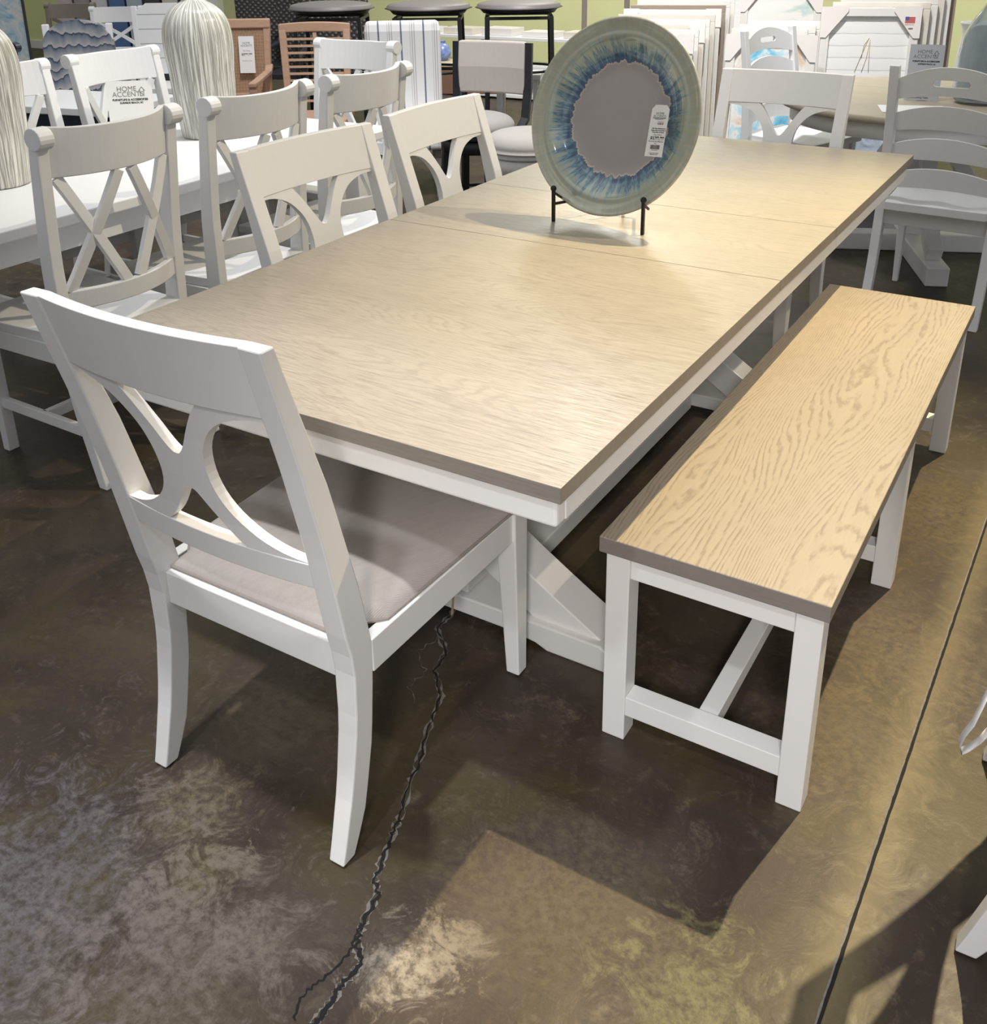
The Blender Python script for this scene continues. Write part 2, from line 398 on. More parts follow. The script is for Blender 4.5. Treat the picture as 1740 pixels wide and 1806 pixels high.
crack = [(-.60, .75), (-.585, .62), (-.556, .50), (-.556, .432), (-.49, .377), (-.477, .309), (-.42, .253), (-.396, .18), (-.355, .083), (-.336, .027), (-.305, -.051), (-.293, -.09), (-.275, -.143), (-.261, -.182), (-.24, -.197), (-.23, -.253), (-.215, -.287), (-.185, -.309), (-.19, -.337), (-.191, -.362), (-.188, -.393), (-.19, -.429), (-.20, -.50)]
def ribbon(pts, wfun, z, mat, name, off=0, sub=7, jit=.004):
    P = []
    for i in range(len(pts)-1):
        for k in range(sub):
            t = k/sub; P.append(Vector((pts[i][0]*(1-t)+pts[i+1][0]*t, pts[i][1]*(1-t)+pts[i+1][1]*t, 0)))
    mb = MB(); last = None
    for i in range(len(P)-1):
        d = (P[i+1]-P[i]); sd = Vector((-d.y, d.x, 0)).normalized()
        c = P[i]+sd*(off+random.uniform(-jit, jit)); w = wfun(i/len(P))
        a, b = mb.bm.verts.new((c.x-sd.x*w, c.y-sd.y*w, z)), mb.bm.verts.new((c.x+sd.x*w, c.y+sd.y*w, z))
        if last: mb.bm.faces.new((last[0], last[1], b, a))
        last = (a, b)
    return mb.build(name, mat, fl)
M['crack'] = plain('crack_dark', (.006, .005, .005), .9)  # near-black colour of the crack and joint strips
M['chip'] = plain('chipped_concrete', (.17, .155, .14), .85, var=.5, scale=120)
ribbon(crack, lambda t: max(.0004, .0008+.0030*t+random.uniform(-.0012, .0014)), .0010, M['crack'], 'crack')
ribbon(crack, lambda t: max(.0004, random.uniform(-.002, .0042)), .0007, M['chip'], 'crack_chips', .0045)
ribbon(crack, lambda t: max(.0004, random.uniform(-.0025, .0038)), .0007, M['chip'], 'crack_chips', -.005)
br = [(-.235, -.20), (-.205, -.235), (-.190, -.29)]
ribbon([(-.23, -.253), (-.217, -.30), (-.224, -.36), (-.235, -.40), (-.21, -.44)], lambda t: .0018+random.uniform(-.0006, .001), .0009, M['crack'], 'crack', sub=8)
ribbon([(-.56, .46), (-.535, .40), (-.55, .34), (-.49, .30), (-.50, .24), (-.44, .20)], lambda t: max(.0003, random.uniform(-.0008, .0016)), .0007, M['chip'], 'crack_chips', sub=9, jit=.006)
joint = [(.4615+.0195*y, y) for y in (-3, -.5, 0, .5, 1, 1.6, 2.4, 3.4, 5, 8.5)]
ribbon(joint, lambda t: .0028+random.uniform(-.0004, .0004), .0010, M['crack'], 'control_joint', sub=30, jit=.0004)
ribbon(joint, lambda t: .0022+random.uniform(-.001, .001), .0007, M['chip'], 'joint_edge', .0042, sub=30, jit=.0006)

# ------------------------------------------------------------------ dining table
TH, TW, TL = .762, 1.128, 2.654
t = thing('dining_table', 'long dining table with washed oak top, white apron and trestle base, plate standing on it', 'table', (-TW/2, TL/2, 0))
hx, hy = TW/2, TL/2
for y0, y1 in ((-hy, 1.0735-hy), (1.0750-hy, 1.579-hy), (1.5805-hy, hy)):
    MB().box((-hx, y0, TH-.028), (hx, y1, TH)).build('tabletop_board', M['tabletop'], t, .0012, 2, M['oak_edge'])
ai = .014
for ya, yb in ((-hy+ai, -hy+ai+.03), (hy-ai-.03, hy-ai)):
    MB().box((-hx+ai, ya, .680), (hx-ai, yb, TH-.028)).build('apron', M['white'], t, .006, 3)
for sx in (-1, 1):
    for y0, y1 in ((-hy+ai+.0305, .992-hy), (.9935-hy, 1.66-hy), (1.6615-hy, hy-ai-.0305)):
        xa, xb_ = sorted((sx*(hx-ai), sx*(hx-ai-.03)))
        MB().box((xa, y0, .680), (xb_, y1, TH-.028)).build('apron', M['white'], t, .002, 2)
def x_brace(sgn, y0, y1):
    mb = MB(); pts = []
    N = 18
    for i in range(N+1):
        k = i/N; x = .385-.80*k; z = .020+.645*(k**1.0) - .045*math.sin(PI*k)*(1 if k < .5 else -1)*1.2
        pts.append((sgn*x, z))
    rings = []
    for i in range(N+1):
        a, b = pts[max(i-1, 0)], pts[min(i+1, N)]
        dx, dz = b[0]-a[0], b[1]-a[1]; L = math.hypot(dx, dz); nx, nz = -dz/L, dx/L; w = .045
        x, z = pts[i]
        rings.append([(x+nx*w, y0, min(max(z+nz*w, .05), .68)), (x+nx*w, y1, min(max(z+nz*w, .05), .68)), (x-nx*w, y1, min(max(z-nz*w, .05), .68)), (x-nx*w, y0, min(max(z-nz*w, .05), .68))])
    return mb.loft(rings)
for yc in (.56, 1.88):
    y0, y1 = yc-.07-hy, yc+.07-hy
    ft = MB().prism([(-.425, 0), (-.27, 0), (-.24, .012), (-.17, .02), (.17, .02), (.24, .012), (.27, 0), (.425, 0), (.425, .052), (.40, .066), (-.40, .066), (-.425, .052)],
                    lambda u, v: (u, y0, v), lambda u, v: (u, y1, v))
    ft.build('foot', M['white'], t, .004)
    x_brace(1, y0+.02, y1-.02).build('curved_brace', M['white'], t, .003)
    x_brace(-1, y0+.025, y1-.025).build('curved_brace', M['white'], t, .003)
    MB().box((-.42, y0, .64), (.42, y1, .68)).build('cross_rail', M['white'], t, .003)
    MB().box((-.05, y0+.015, .069), (.05, y1-.015, .64)).build('column', M['white'], t, .003)
MB().box((-.10, .63-hy, .012), (.10, 1.81-hy, .066)).build('stretcher', M['white'], t, .004)

# ------------------------------------------------------------------ bench
bx0, by0, BW, BL, BH, BT = -.089, .321, .428, 1.649, .47, .034
t = thing('bench', 'white bench with washed oak seat, standing along the right side of the dining table', 'bench', (bx0+BW/2, by0+BL/2, 0))
w, l = BW/2, BL/2
MB().box((-w, -l, BH-BT), (w, l, BH)).build('seat', M['bench_oak'], t, .0025, 3, M['bench_edge'])
LS = .048
for yy in (-l+.011, .794-l-0.0, l-.011-LS):
    for s in (-1, 1):
        xa, xb = sorted((s*(w-.011), s*(w-.011-LS)))
        MB().box((xa, yy, 0), (xb, yy+LS, BH-BT)).build('leg', M['white'], t, .002)
    MB().box((-w+.011+LS, yy+.006, BH-BT-.052), (w-.011-LS, yy+LS-.006, BH-BT)).build('rail', M['white'], t, .0015)
    MB().box((-w+.011+LS, yy+.002, .062), (w-.011-LS, yy+LS-.002, .107)).build('stretcher', M['white'], t, .0015)
for s in (-1, 1):
    xa, xb = sorted((s*(w-.018), s*(w-.018-.025)))
    for ya, yb in ((-l+.011+LS, .794-l), (.794-l+LS, l-.011-LS)):
        MB().box((xa, ya, BH-BT-.052), (xb, yb, BH-BT)).build('side_rail', M['white'], t, .0015)
for ya, yb in ((-l+.011+LS-.002, .794-l+.002), (.794-l+LS-.002, l-.011-LS+.002)):
    MB().box((-.019, ya, .066), (.019, yb, .103)).build('long_stretcher', M['white'], t, .0015)

# ------------------------------------------------------------------ fretback dining chair (5)
zR = [0, .144, .275, .399, .448, .647, .81, 1.008]; yR = [-.189, -.152, -.130, -.127, -.139, -.172, -.208, -.259]
zF = [0, .089, .221, .36, .42, .53, .751, 1.008]; yF = [-.157, -.118, -.091, -.079, -.079, -.097, -.150, -.232]
zX = [0, .3, .42, 1.008]; xO = [.240, .247, .250, .253]; wX = [.033, .042, .045, .043]
def bow(x, amt=.022): return -amt*(1-(x/.21)**2)
def fret_chair(label, group):
    t = thing('dining_chair', label, 'chair', group=group)
    for s in (-1, 1):
        secs = []
        for i in range(25):
            z = 1.008*i/24
            xo = interp(z, zX, xO); xi = xo-interp(z, zX, wX)
            a, b = sorted((s*xo, s*xi)); secs.append((z+.004 if i == 0 else z, a, b, interp(z, zR, yR), interp(z, zF, yF)))
        p = MB().post(secs).build('rear_leg_post', M['white'], t, .003)
        g = MB().box((secs[0][1]+.006, secs[0][3]+.006, 0), (secs[0][2]-.006, secs[0][4]-.006, .004)).build('glide', M['glide'], p)
    def rail(z0, z1, name, th, amt, depth0=0):
        mb = MB(); rings = []
        for i in range(17):
            x = -.2105+.421*i/16; r = []
            for z, o in ((z0, 0), (z1, 0), (z1, th), (z0, th)):
                r.append((x, interp(z, zR, yR)+bow(x, amt)+.002+o+depth0, z))
            rings.append(r)
        return mb.loft(rings).build(name, M['white'], t, .0018)
    rail(.886, 1.008, 'top_rail', .024, .020)
    rail(.556, .606, 'lower_rail', .026, .016)
    half = [(.088, .8855), (.068, .862), (.042, .823), (.022, .790), (.008, .773), (0, .771)]
    top = [(-x, z) for x, z in half]; notch = smooth_poly(top, 3)
    notch = notch + [(-x, z) for x, z in notch[::-1][1:]]
    Dr = smooth_poly([(.2095, .878), (.165, .874), (.118, .856), (.085, .826), (.064, .790), (.056, .745), (.062, .703), (.083, .666), (.118, .636), (.162, .616), (.2095, .6065)], 3)
    low = smooth_poly([(.088, .6065), (.060, .634), (.034, .668), (.014, .697), (.004, .702), (0, .702)], 3)
    low = low + [(-x, z) for x, z in low[::-1][1:]]
    poly = [(-.2095, .8855)] + notch + [(.2095, .8855)] + Dr + low + [(-x, z) for x, z in Dr[::-1]]
    MB().curved(poly, .019, lambda x, z: interp(z, zR, yR)+bow(x, .018)+.004, [-.2+.04*i for i in range(11)], (.647, .72, .81)).build('fretwork_splat', M['white'], t)
    # seat frame
    MB().box((-.205, -.118, .352), (.205, -.094, .421)).build('seat_rail', M['white'], t, .002)
    MB().box((-.215, .386, .356), (.215, .410, .421)).build('seat_rail', M['white'], t, .002)
    for s in (-1, 1):
        MB().bar((s*.238, -.08, .388), (s*.243, .375, .388), .024, .066).build('seat_rail', M['white'], t, .002)
        a1, b1 = sorted((s*.262, s*.214)); a0, b0 = sorted((s*.258, s*.226))
        lg = MB().post([(.004, a0, b0, .384, .418), (.36, a1, b1, .370, .420), (.421, a1, b1, .370, .420)]).build('front_leg', M['white'], t, .003)
    # cushion
    mb = MB(); N = 28; g = {}
    for i in range(N+1):
        for j in range(N+1):
            u, v = -1+2*i/N, -1+2*j/N
            # rounded-square remap
            su, sv = math.copysign(abs(u)**.8, u), math.copysign(abs(v)**.8, v)
            y = .160+.262*sv; hw = interp(y, [-.1, .42], [.238, .256])
            if y < -.03: hw -= .030*min(1, (-.03-y)/.02)
            e = (1-abs(su)**5)*(1-abs(sv)**5)
            z = .424+.030*max(0, e)**.38+.018*(1-su*su)*(1-sv*sv)
            g[i, j] = mb.bm.verts.new((hw*su, y, z))
    for i in range(N):
        for j in range(N):
            fc = mb.bm.faces.new((g[i, j], g[i+1, j], g[i+1, j+1], g[i, j+1])); fc.smooth = True
    ed = [g[i, 0] for i in range(N+1)]+[g[N, j] for j in range(1, N+1)]+[g[i, N] for i in range(N-1, -1, -1)]+[g[0, j] for j in range(N-1, 0, -1)]
    bt = [mb.bm.verts.new((v.co.x, v.co.y, .420)) for v in ed]
    for i in range(len(ed)):
        mb.bm.faces.new((ed[i], ed[(i+1) % len(ed)], bt[(i+1) % len(ed)], bt[i]))
    mb.bm.faces.new(bt)
    loop = [(v.co.x, v.co.y, .4245) for v in ed]
    cu = mb.build('seat_cushion', M['seat_fabric'], t)
    MB().tube(loop, .0034, 6, close=True).build('piping', M['seat_welt'], cu)
    return t
G1 = 'fretback dining chairs around the oak table'
ch = fret_chair('white fretback chair with grey cushion at the near end of the oak table', G1)
ch.location = (-.5625, 0, 0)
def tw(o, n=0): return o
dup(ch, (-1.045, .915, 0), R(-94), 'white fretback chair on the left side of the oak table, nearer the camera', G1)
dup(ch, (-1.050, 1.550, 0), R(-90.5), 'white fretback chair on the left side of the oak table, nearer the round stools', G1)
dup(ch, (-.520, 2.555, 0), R(180), 'white fretback chair at the far end of the oak table, facing the camera', G1)
rc = dup(ch, (.795, .43, 0), R(-87.8), 'white fretback chair cut off by the right edge of the photo, only leg ends showing', G1)
rb = MB()
pts = [(.205, -.215, .50), (.222, -.222, .475), (.226, -.228, .445), (.218, -.236, .415), (.206, -.240, .385), (.196, -.236, .362), (.190, -.226, .368), (.194, -.214, .392), (.202, -.206, .42)]
ring = [[Vector(p)+Vector((0, -.001, .0)), Vector(p)+Vector((0, .001, 0)), Vector(p)+Vector((.019, .004, .004)), Vector(p)+Vector((.019, .002, .004))] for p in pts]
rbo = rb.loft(ring, smooth=True).build('fabric_tie', M['ribbon'], rc); rbo['label'] = 'white cotton tie loop hanging at the seat corner'
# paper string tag hanging under the near chair
st = MB().sweep([(.135, .33, .352), (.132, .335, .30), (.128, .333, .25), (.126, .336, .20), (.122, .334, .15)], .008, .0012, up=(1, 0, 0)).build('hanging_string', M['tan_string'], ch)

# ------------------------------------------------------------------ X-back chairs
def xback(mat, label, cat='chair', group=None, single=False, seatmat=None, top=1.06):
    t = thing('x_back_chair', label, cat, group=group)
    k = top/1.06
    zz = [0, .20, .45, .70, 1.0, top]; yr = [-.255, -.215, -.19, -.20, -.235, -.245]; xo = [.225, .222, .222, .228, .232, .232]
    for s in (-1, 1):
        secs = []
        for i in range(15):
            z = (top-.012)*i/14; o = interp(z, zz, xo); dp = interp(z, [0, .45, top], [.035, .060, .036])
            a, b = sorted((s*o, s*(o-.036))); y = interp(z, zz, yr); secs.append((z, a, b, y, y+dp))
        p = MB().post(secs).build('rear_leg_post', mat, t, .004)
        yy = interp(top, zz, yr)+.012; a, b = sorted((s*.238, s*.194))
        kn = MB(); n = 18
        kn.loft([[(x, yy+.034*math.cos(q*2*PI/n), top-.024+.030*math.sin(q*2*PI/n)) for q in range(n)] for x in (a, b)], smooth=False).build('finial', mat, p, .003)
    def rail(z0, z1, name, th=.02, amt=.068, dn=0):
        rings = []
        for i in range(17):
            x = -.196+.392*i/16; y = -amt*(1-(x/.2)**2); arch = 0
            lift = .010*(x/.2)**4 if z1 > .8 else 0
            rings.append([(x, interp(z, zz, yr)+y+o+.012, z+(lift if z > .97 else 0)) for z, o in ((z0, 0), (z1, 0), (z1, th), (z0, th))])
        return MB().loft(rings).build(name, mat, t, .003)
    rail(top-.135, top-.005, 'top_rail', .022)
    rail(.545, .60, 'lower_rail', .022)
    def diag(xa, xb, off=0):
        pts = []
        for i in range(9):
            u = i/8; x = xa+(xb-xa)*u; z = .598+(top-.137-.598)*u
            pts.append((x, interp(z, zz, yr)-.068*(1-(x/.2)**2)+.023+off, z))
        MB().sweep(pts, .030, .018, up=(0, 1, 0)).build('cross_slat', mat, t, .0015)
    if single: diag(-.18, .18); diag(.18, -.18, .002)
    else:
        for s in (-1, 1): diag(s*.178, s*.022); diag(s*.022, s*.178, .002)
    sm = seatmat or mat
    mb = MB(); N = 16; g = {}
    for i in range(N+1):
        for j in range(N+1):
            u, v = -1+2*i/N, -1+2*j/N; y = .045+.235*v; hw = .195+.035*(v+1)/2
            g[i, j] = mb.bm.verts.new((hw*u, y, .462-.012*(1-u*u)*(1-v*v)))
    for i in range(N):
        for j in range(N): mb.bm.faces.new((g[i, j], g[i+1, j], g[i+1, j+1], g[i, j+1])).smooth = True
    ed = [g[i, 0] for i in range(N+1)]+[g[N, j] for j in range(1, N+1)]+[g[i, N] for i in range(N-1, -1, -1)]+[g[0, j] for j in range(N-1, 0, -1)]
    bt = [mb.bm.verts.new((v.co.x*.98, v.co.y, .430)) for v in ed]
    for i in range(len(ed)): mb.bm.faces.new((ed[i], ed[(i+1) % len(ed)], bt[(i+1) % len(ed)], bt[i]))
    mb.bm.faces.new(bt); mb.build('seat', sm, t, .003)
    MB().box((-.18, -.15, .37), (.18, -.13, .43)).build('seat_rail', mat, t, .002); MB().box((-.19, .20, .37), (.19, .22, .43)).build('seat_rail', mat, t, .002)
    for s in (-1, 1):
        MB().bar((s*.200, -.14, .40), (s*.205, .22, .40), .02, .06).build('seat_rail', mat, t, .002)
        a, b = sorted((s*.215, s*.178)); MB().post([(0, a, b, .225, .255), (.43, a, b, .215, .255)]).build('front_leg', mat, t, .003)
        MB().bar((s*.205, -.19, .17), (s*.198, .225, .17), .018, .034).build('side_stretcher', mat, t, .002)
    MB().bar((-.20, .02, .17), (.20, .02, .17), .018, .034).build('cross_stretcher', mat, t, .002)
    return t
G2 = 'white X-back chairs around the white table'
# these chairs face -x (towards the white table) or +x from the other side
xb = xback(M['white_cool'], 'white X-back chair nearest the camera, with its back to the oak table', group=G2)
xb.location = (-2.015, .690, 0); xb.rotation_euler = (0, 0, R(90))
dup(xb, (-2.015, 1.265, 0), R(91), 'white X-back chair with the large ribbed vase behind its top rail', G2)
dup(xb, (-2.015, 1.830, 0), R(90), 'white X-back chair with back to the oak table and striped chair behind it', G2)
dup(xb, (-2.985, 1.28, 0), R(-92), 'white X-back chair across the white table, beside the left cropped vase', G2)
dup(xb, (-2.985, 1.86, 0), R(-90), 'white X-back chair across the white table, directly behind the small store sign', G2)
dup(xb, (-2.50, 2.42, 0), R(180), 'white X-back chair at the far end of the white table, slatted teak chair behind it', G2)

t = thing('white_table', 'white painted table at left carrying two ribbed vases', 'table', (-2.5, 1.15, 0))
MB().box((-.50, -1.05, .728), (.50, 1.12, .762)).build('tabletop', M['white_cool'], t, .004)
for a, b in (((-.44, -.99, .64), (.44, -.965, .728)), ((-.44, 1.035, .64), (.44, 1.06, .728)), ((.415, -.99, .64), (.44, 1.06, .728)), ((-.44, -.99, .64), (-.415, 1.06, .728))):
    MB().box(a, b).build('apron', M['white_cool'], t, .002)
for x in (-.41, .33):
    for y in (-.96, .96): MB().post([(0, x+.01, x+.07, y+.01, y+.06), (.64, x, x+.08, y-.005, y+.075)]).build('leg', M['white_cool'], t, .003)

def vase(name, label, loc, S=1.0, group=None):
    prof = [(.118, 0), (.130, .004), (.134, .03), (.143, .10), (.152, .18), (.157, .26), (.165, .33), (.166, .38), (.161, .42), (.147, .457), (.122, .487), (.090, .508), (.058, .523), (.038, .540), (.032, .57), (.036, .60), (.046, .61), (.040, .609), (.028, .58)]
    P = [(a*.80 if b < .53 else a, b) for a, b in prof]
    P2 = smooth_poly(P, 3)
    mb = MB(); n = 160
    mb.loft([[((r*S*(1+.010*math.cos(k*2*PI/n*40)*min(1, r/.1)))*math.cos(2*PI*k/n), (r*S*(1+.010*math.cos(k*2*PI/n*40)*min(1, r/.1)))*math.sin(2*PI*k/n), z*S) for k in range(n)] for r, z in P2], smooth=True)
    o = mb.build(name, M['vase'])
    o.location = loc; tag(o, label, 'vase', group); return o
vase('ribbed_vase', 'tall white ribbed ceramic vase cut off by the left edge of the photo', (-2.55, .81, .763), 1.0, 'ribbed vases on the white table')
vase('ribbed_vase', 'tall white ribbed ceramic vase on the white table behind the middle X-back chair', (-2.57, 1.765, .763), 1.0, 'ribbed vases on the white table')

def store_sign(name, label, loc, rz, w=.17, h=.24, mat='paper', lean=R(12), extra=False):
    t = thing(name, label, 'sign', loc, rz)
    q = bpy.data.objects.new
    p = MB().box((-w/2, -.0015, 0), (w/2, .0015, h)).build('card', M[mat], t); p.rotation_euler = (-lean, 0, 0)
    rt = (R(90), 0, 0)
    text('HOME', w*.155, M['ink_grey'], p, (-w*.06, -.002, h*.87), rt)
    text('ACCENTS', w*.155, M['ink_grey'], p, (-w*.04, -.002, h*.785), rt)
    text('FURNITURE & ACCESSORIES', w*.062, M['ink'], p, (0, -.002, h*.70), rt, bold=.0004)
    text('SURFSIDE BEACH, SC', w*.055, M['ink'], p, (.004, -.002, h*.65), rt, bold=.0003)
    # little house mark
    hm = MB(); x0 = w*.27; z0 = h*.79
    for a, b in (((x0-w*.07, 0, z0+h*.045), (x0, 0, z0+h*.105)), ((x0, 0, z0+h*.105), (x0+w*.07, 0, z0+h*.045)), ((x0-w*.04, 0, z0-h*.04), (x0-w*.04, 0, z0+h*.06)), ((x0+w*.04, 0, z0-h*.04), (x0+w*.04, 0, z0+h*.06))):
        hm.bar((a[0], -.002, a[2]), (b[0], -.002, b[2]), .0006, w*.012, up=(0, 1, 0)) if False else hm.bar((a[0], -.0018, a[2]), (b[0], -.0018, b[2]), .0025, .0006, up=(0, 1, 0))
    hm.build('house_mark', M['ink_grey'], p)
    if extra:
        b = MB()
        for i in range(9): b.box((w*.16+i*w*.022, -.002, h*.10), (w*.16+i*w*.022+w*.010, -.0014, h*.16))
        b.build('barcode', M['ink'], p)
        text('Round Dining Table', w*.075, M['ink'], p, (-w*.1, -.002, h*.05), rt)
    bk = MB().bar((0, .0015, h*.02), (0, h*.30, -.0), w*.3, .002).build('easel_back', M[mat], t); bk.location = (0, 0, .003)
    return t
store_sign('store_sign', 'small white store sign standing on the white table', (-2.70, 1.50, .764), R(42), .17, .24)

# ------------------------------------------------------------------ plate on its stand
pc = Vector((-.575, 1.361, 1.048)); pn = Vector((-.131, -.954, .270)).normalized()
prof = [(.001, .012), (.06, .012), (.12, .0115), (.150, .011), (.168, .014), (.186, .024), (.203, .037), (.216, .044), (.222, .0455), (.228, .0445), (.240, .046), (.255, .050), (.262, .054), (.267, .052), (.266, .046), (.25, .043), (.232, .039), (.212, .030), (.19, .017), (.17, .006), (.15, 0), (.001, 0)]
mb = MB(); mb.lathe(prof, 96)
pl = mb.build('decorative_plate', M['plate'])
zax = pn; xax = Vector((0, 0, 1)).cross(zax).normalized(); yax = zax.cross(xax)
pl.matrix_world = Matrix.Translation(pc-pn*.051) @ Matrix((xax, yax, zax)).transposed().to_4x4()
tag(pl, 'large round glazed plate with green rim and blue drips, on the black stand', 'plate')
pm = pl.matrix_world.copy()
# price tag hanging on the plate
tg = thing('price_tag', 'white hang tag with barcode priced $139.99 on the front of the large plate', 'price tag')
tg.matrix_world = pm @ Matrix.Translation((.152, -.022, .060)) @ Matrix.Rotation(R(3), 4, 'Z') @ Matrix.Rotation(R(-4), 4, 'X')
tw_, th_ = .052, .135
MB().prism([(-tw_/2, -th_/2), (tw_/2, -th_/2), (tw_/2, th_/2-.011), (tw_/2-.010, th_/2), (-tw_/2+.010, th_/2), (-tw_/2, th_/2-.011)], lambda u, v: (u, v, 0), lambda u, v: (u, v, .0006)).build('card', M['paper'], tg)
def tt(s, size, y, m='ink', x=0, b=0): text(s, size, M[m], tg, (x, y, .0008), (0, 0, 0), bold=b)
tt('HOME', .0085, .045, 'ink_grey'); tt('ACCENTS', .0085, .038, 'ink_grey'); tt('FURNITURE & ACCESSORIES', .0030, .033, 'ink', 0, .0001); tt('SURFSIDE BEACH, SC', .0026, .0300)
tt('Compare At', .0035, .0235, 'ink_grey', .006); tt('$189.99', .0055, .018, 'ink', .006, .0001)
tt('18in Plate Multicolored', .0042, .006, 'ink', .003, .00008); tt('Design Blue Green Mix &', .0042, .001, 'ink', .003, .00008); tt('Frame Blue & Green', .0042, -.004, 'ink', .003, .00008)
tt('Our Price', .0058, -.0105, 'ink_grey', .003); tt('$139.99', .0125, -.020, 'ink', .003, .00045); tt('The Look You Want For', .0044, -.028, 'ink', .001); tt('Less', .0036, -.033)
bc = MB(); x = -.013; random.seed(3)
while x < .014:
    wv = random.choice((.0005, .0009, .0014)); bc.box((x, -.048, .0007), (x+wv, -.037, .0010)); x += wv+random.choice((.0006, .001))
bc.build('barcode', M['ink'], tg)
tt('1 2 3 4 5 6 7 8', .0030, -.0505); tt('V. Style 180-291-5840', .0032, -.0585); tt('Department 140', .0032, -.062)
# stand
sd = thing('plate_stand', 'black metal easel holding the large plate on the oak table', 'stand', (-.57, 1.27, .7625), R(-8+7))
for s, x0 in ((-1, -.135), (1, .137)):
    pst = MB().box((x0-.004, -.005, 0), (x0+.004, .005, .088)).build('front_post', M['black_metal'], sd, .001)
    MB().sphere((x0, 0, .094), .0085).build('ball_finial', M['black_metal'], pst)
    MB().bar((x0, .002, .050), (x0*.45, .165, .050), .007, .007).bar((x0, 0, .083), (x0*.98, .040, .060), .006, .006).build('side_bar', M['black_metal'], sd, .001)
MB().bar((-.135, .004, .035), (.137, .004, .035), .006, .007).build('front_bar', M['black_metal'], sd, .001) if False else None
MB().bar((-.062, .165, .052), (.062, .165, .052), .007, .007).build('rear_bar', M['black_metal'], sd, .001)
MB().bar((0, .165, .0), (0, .150, .17), .007, .007, up=(0, 1, 0)).build('rear_leg', M['black_metal'], sd, .001)

# ------------------------------------------------------------------ ladder-back chairs and round table
def ladder(label, group):
    t = thing('ladder_back_chair', label, 'chair', group=group); m = M['white_cool']
    zz = [0, .2, .45, .75, 1.02]; yr = [-.245, -.195, -.165, -.180, -.220]
    for s in (-1, 1):
        secs = []
        for i in range(14):
            z = 1.015*i/13; a, b = sorted((s*.235, s*.198)); y = interp(z, zz, yr); secs.append((z, a, b, y, y+interp(z, [0, .45, 1], [.035, .05, .03])))
        MB().post(secs).build('rear_leg_post', m, t, .003)
    def slat(z0, z1, arch, hole=False, name='back_slat'):
        N = 20; low = [(-.20+.40*i/N, z0+arch*.45*(1-((-.20+.40*i/N)/.2)**2)) for i in range(N+1)]
        up_ = [(-.20+.40*i/N, z1+arch*(1-((-.20+.40*i/N)/.2)**2)) for i in range(N+1)][::-1]
        yf = lambda x, z: interp(z, zz, yr)-.02*(1-(x/.2)**2)+.010
        XS = [-.18+.04*i for i in range(10)]
        if not hole:
            MB().curved(low+up_, .016, yf, XS).build(name, m, t)
        else:
            # two halves meeting above/below a rounded grip hole
            hz = z0+arch*.45+.048; r = .013; hw = .055
            cap = lambda sgn: [(sgn*(hw+r*math.sin(a)), hz+r*math.cos(a)) for a in [PI*k/8 for k in range(9)]]
            top_h = [p for p in cap(1)][:5]; 
            R_ = [(hw+r*math.sin(PI*k/8), hz+r*math.cos(PI*k/8)) for k in range(9)]     # right end, top->bottom
            Lf = [(-x, z) for x, z in R_]
            lowp = [(0, z0+arch*.45)]+[p for p in low if p[0] > 1e-6]; upp = [p for p in up_ if p[0] > 1e-6]+[(0, z1+arch)]
            right = lowp+upp+[(0, hz+r)]+R_+[(0, hz-r)]
            mb = MB(); mb.curved(right, .016, yf, XS); mb.curved([(-x, z) for x, z in right][::-1], .016, yf, XS)
            bmesh.ops.remove_doubles(mb.bm, verts=mb.bm.verts, dist=1e-5)
            mb.build('top_slat', m, t)
    slat(.885, .965, .055, True)
    slat(.760, .830, .040); slat(.640, .705, .038); slat(.525, .585, .036)
    mb = MB(); N = 18; g = {}
    for i in range(N+1):
        for j in range(N+1):
            u, v = -1+2*i/N, -1+2*j/N; dip = .016*(1-u**4)*(1-v**4)*(.6+.4*math.cos(u*PI*2)*-1)
            g[i, j] = mb.bm.verts.new(((.212+.018*v)*u, .045+.245*v, .475-dip))
    for i in range(N):
        for j in range(N): mb.bm.faces.new((g[i, j], g[i+1, j], g[i+1, j+1], g[i, j+1])).smooth = True
    ed = [g[i, 0] for i in range(N+1)]+[g[N, j] for j in range(1, N+1)]+[g[i, N] for i in range(N-1, -1, -1)]+[g[0, j] for j in range(N-1, 0, -1)]
    bt = [mb.bm.verts.new((v.co.x, v.co.y, .440)) for v in ed]
    for i in range(len(ed)): mb.bm.faces.new((ed[i], ed[(i+1) % len(ed)], bt[(i+1) % len(ed)], bt[i]))
    mb.bm.faces.new(bt); mb.build('seat', m, t, .003)
    MB().box((-.20, -.150, .370), (.20, -.130, .440)).build('seat_rail', m, t, .002)
    MB().box((-.20, .225, .370), (.20, .245, .440)).build('seat_rail', m, t, .002)
    for s in (-1, 1):
        MB().bar((s*.208, -.13, .405), (s*.208, .235, .405), .02, .07).build('seat_rail', m, t, .002)
        a, b = sorted((s*.225, s*.188)); a0, b0 = sorted((s*.218, s*.195)); MB().post([(0, a0, b0, .238, .262), (.38, a, b, .222, .262), (.44, a, b, .222, .262)]).build('front_leg', m, t, .003)
    return t
G3 = 'ladder-back chairs at the round table'
ld = ladder('white ladder-back chair with grip hole at the far right, seat beside the bench end', G3)
ld.location = (.045, 3.29, 0); ld.rotation_euler = (0, 0, R(-3))
dup(ld, (-.92, 4.40, 0), R(-108), 'white ladder-back chair seen edge-on behind the far end of the oak table', G3)

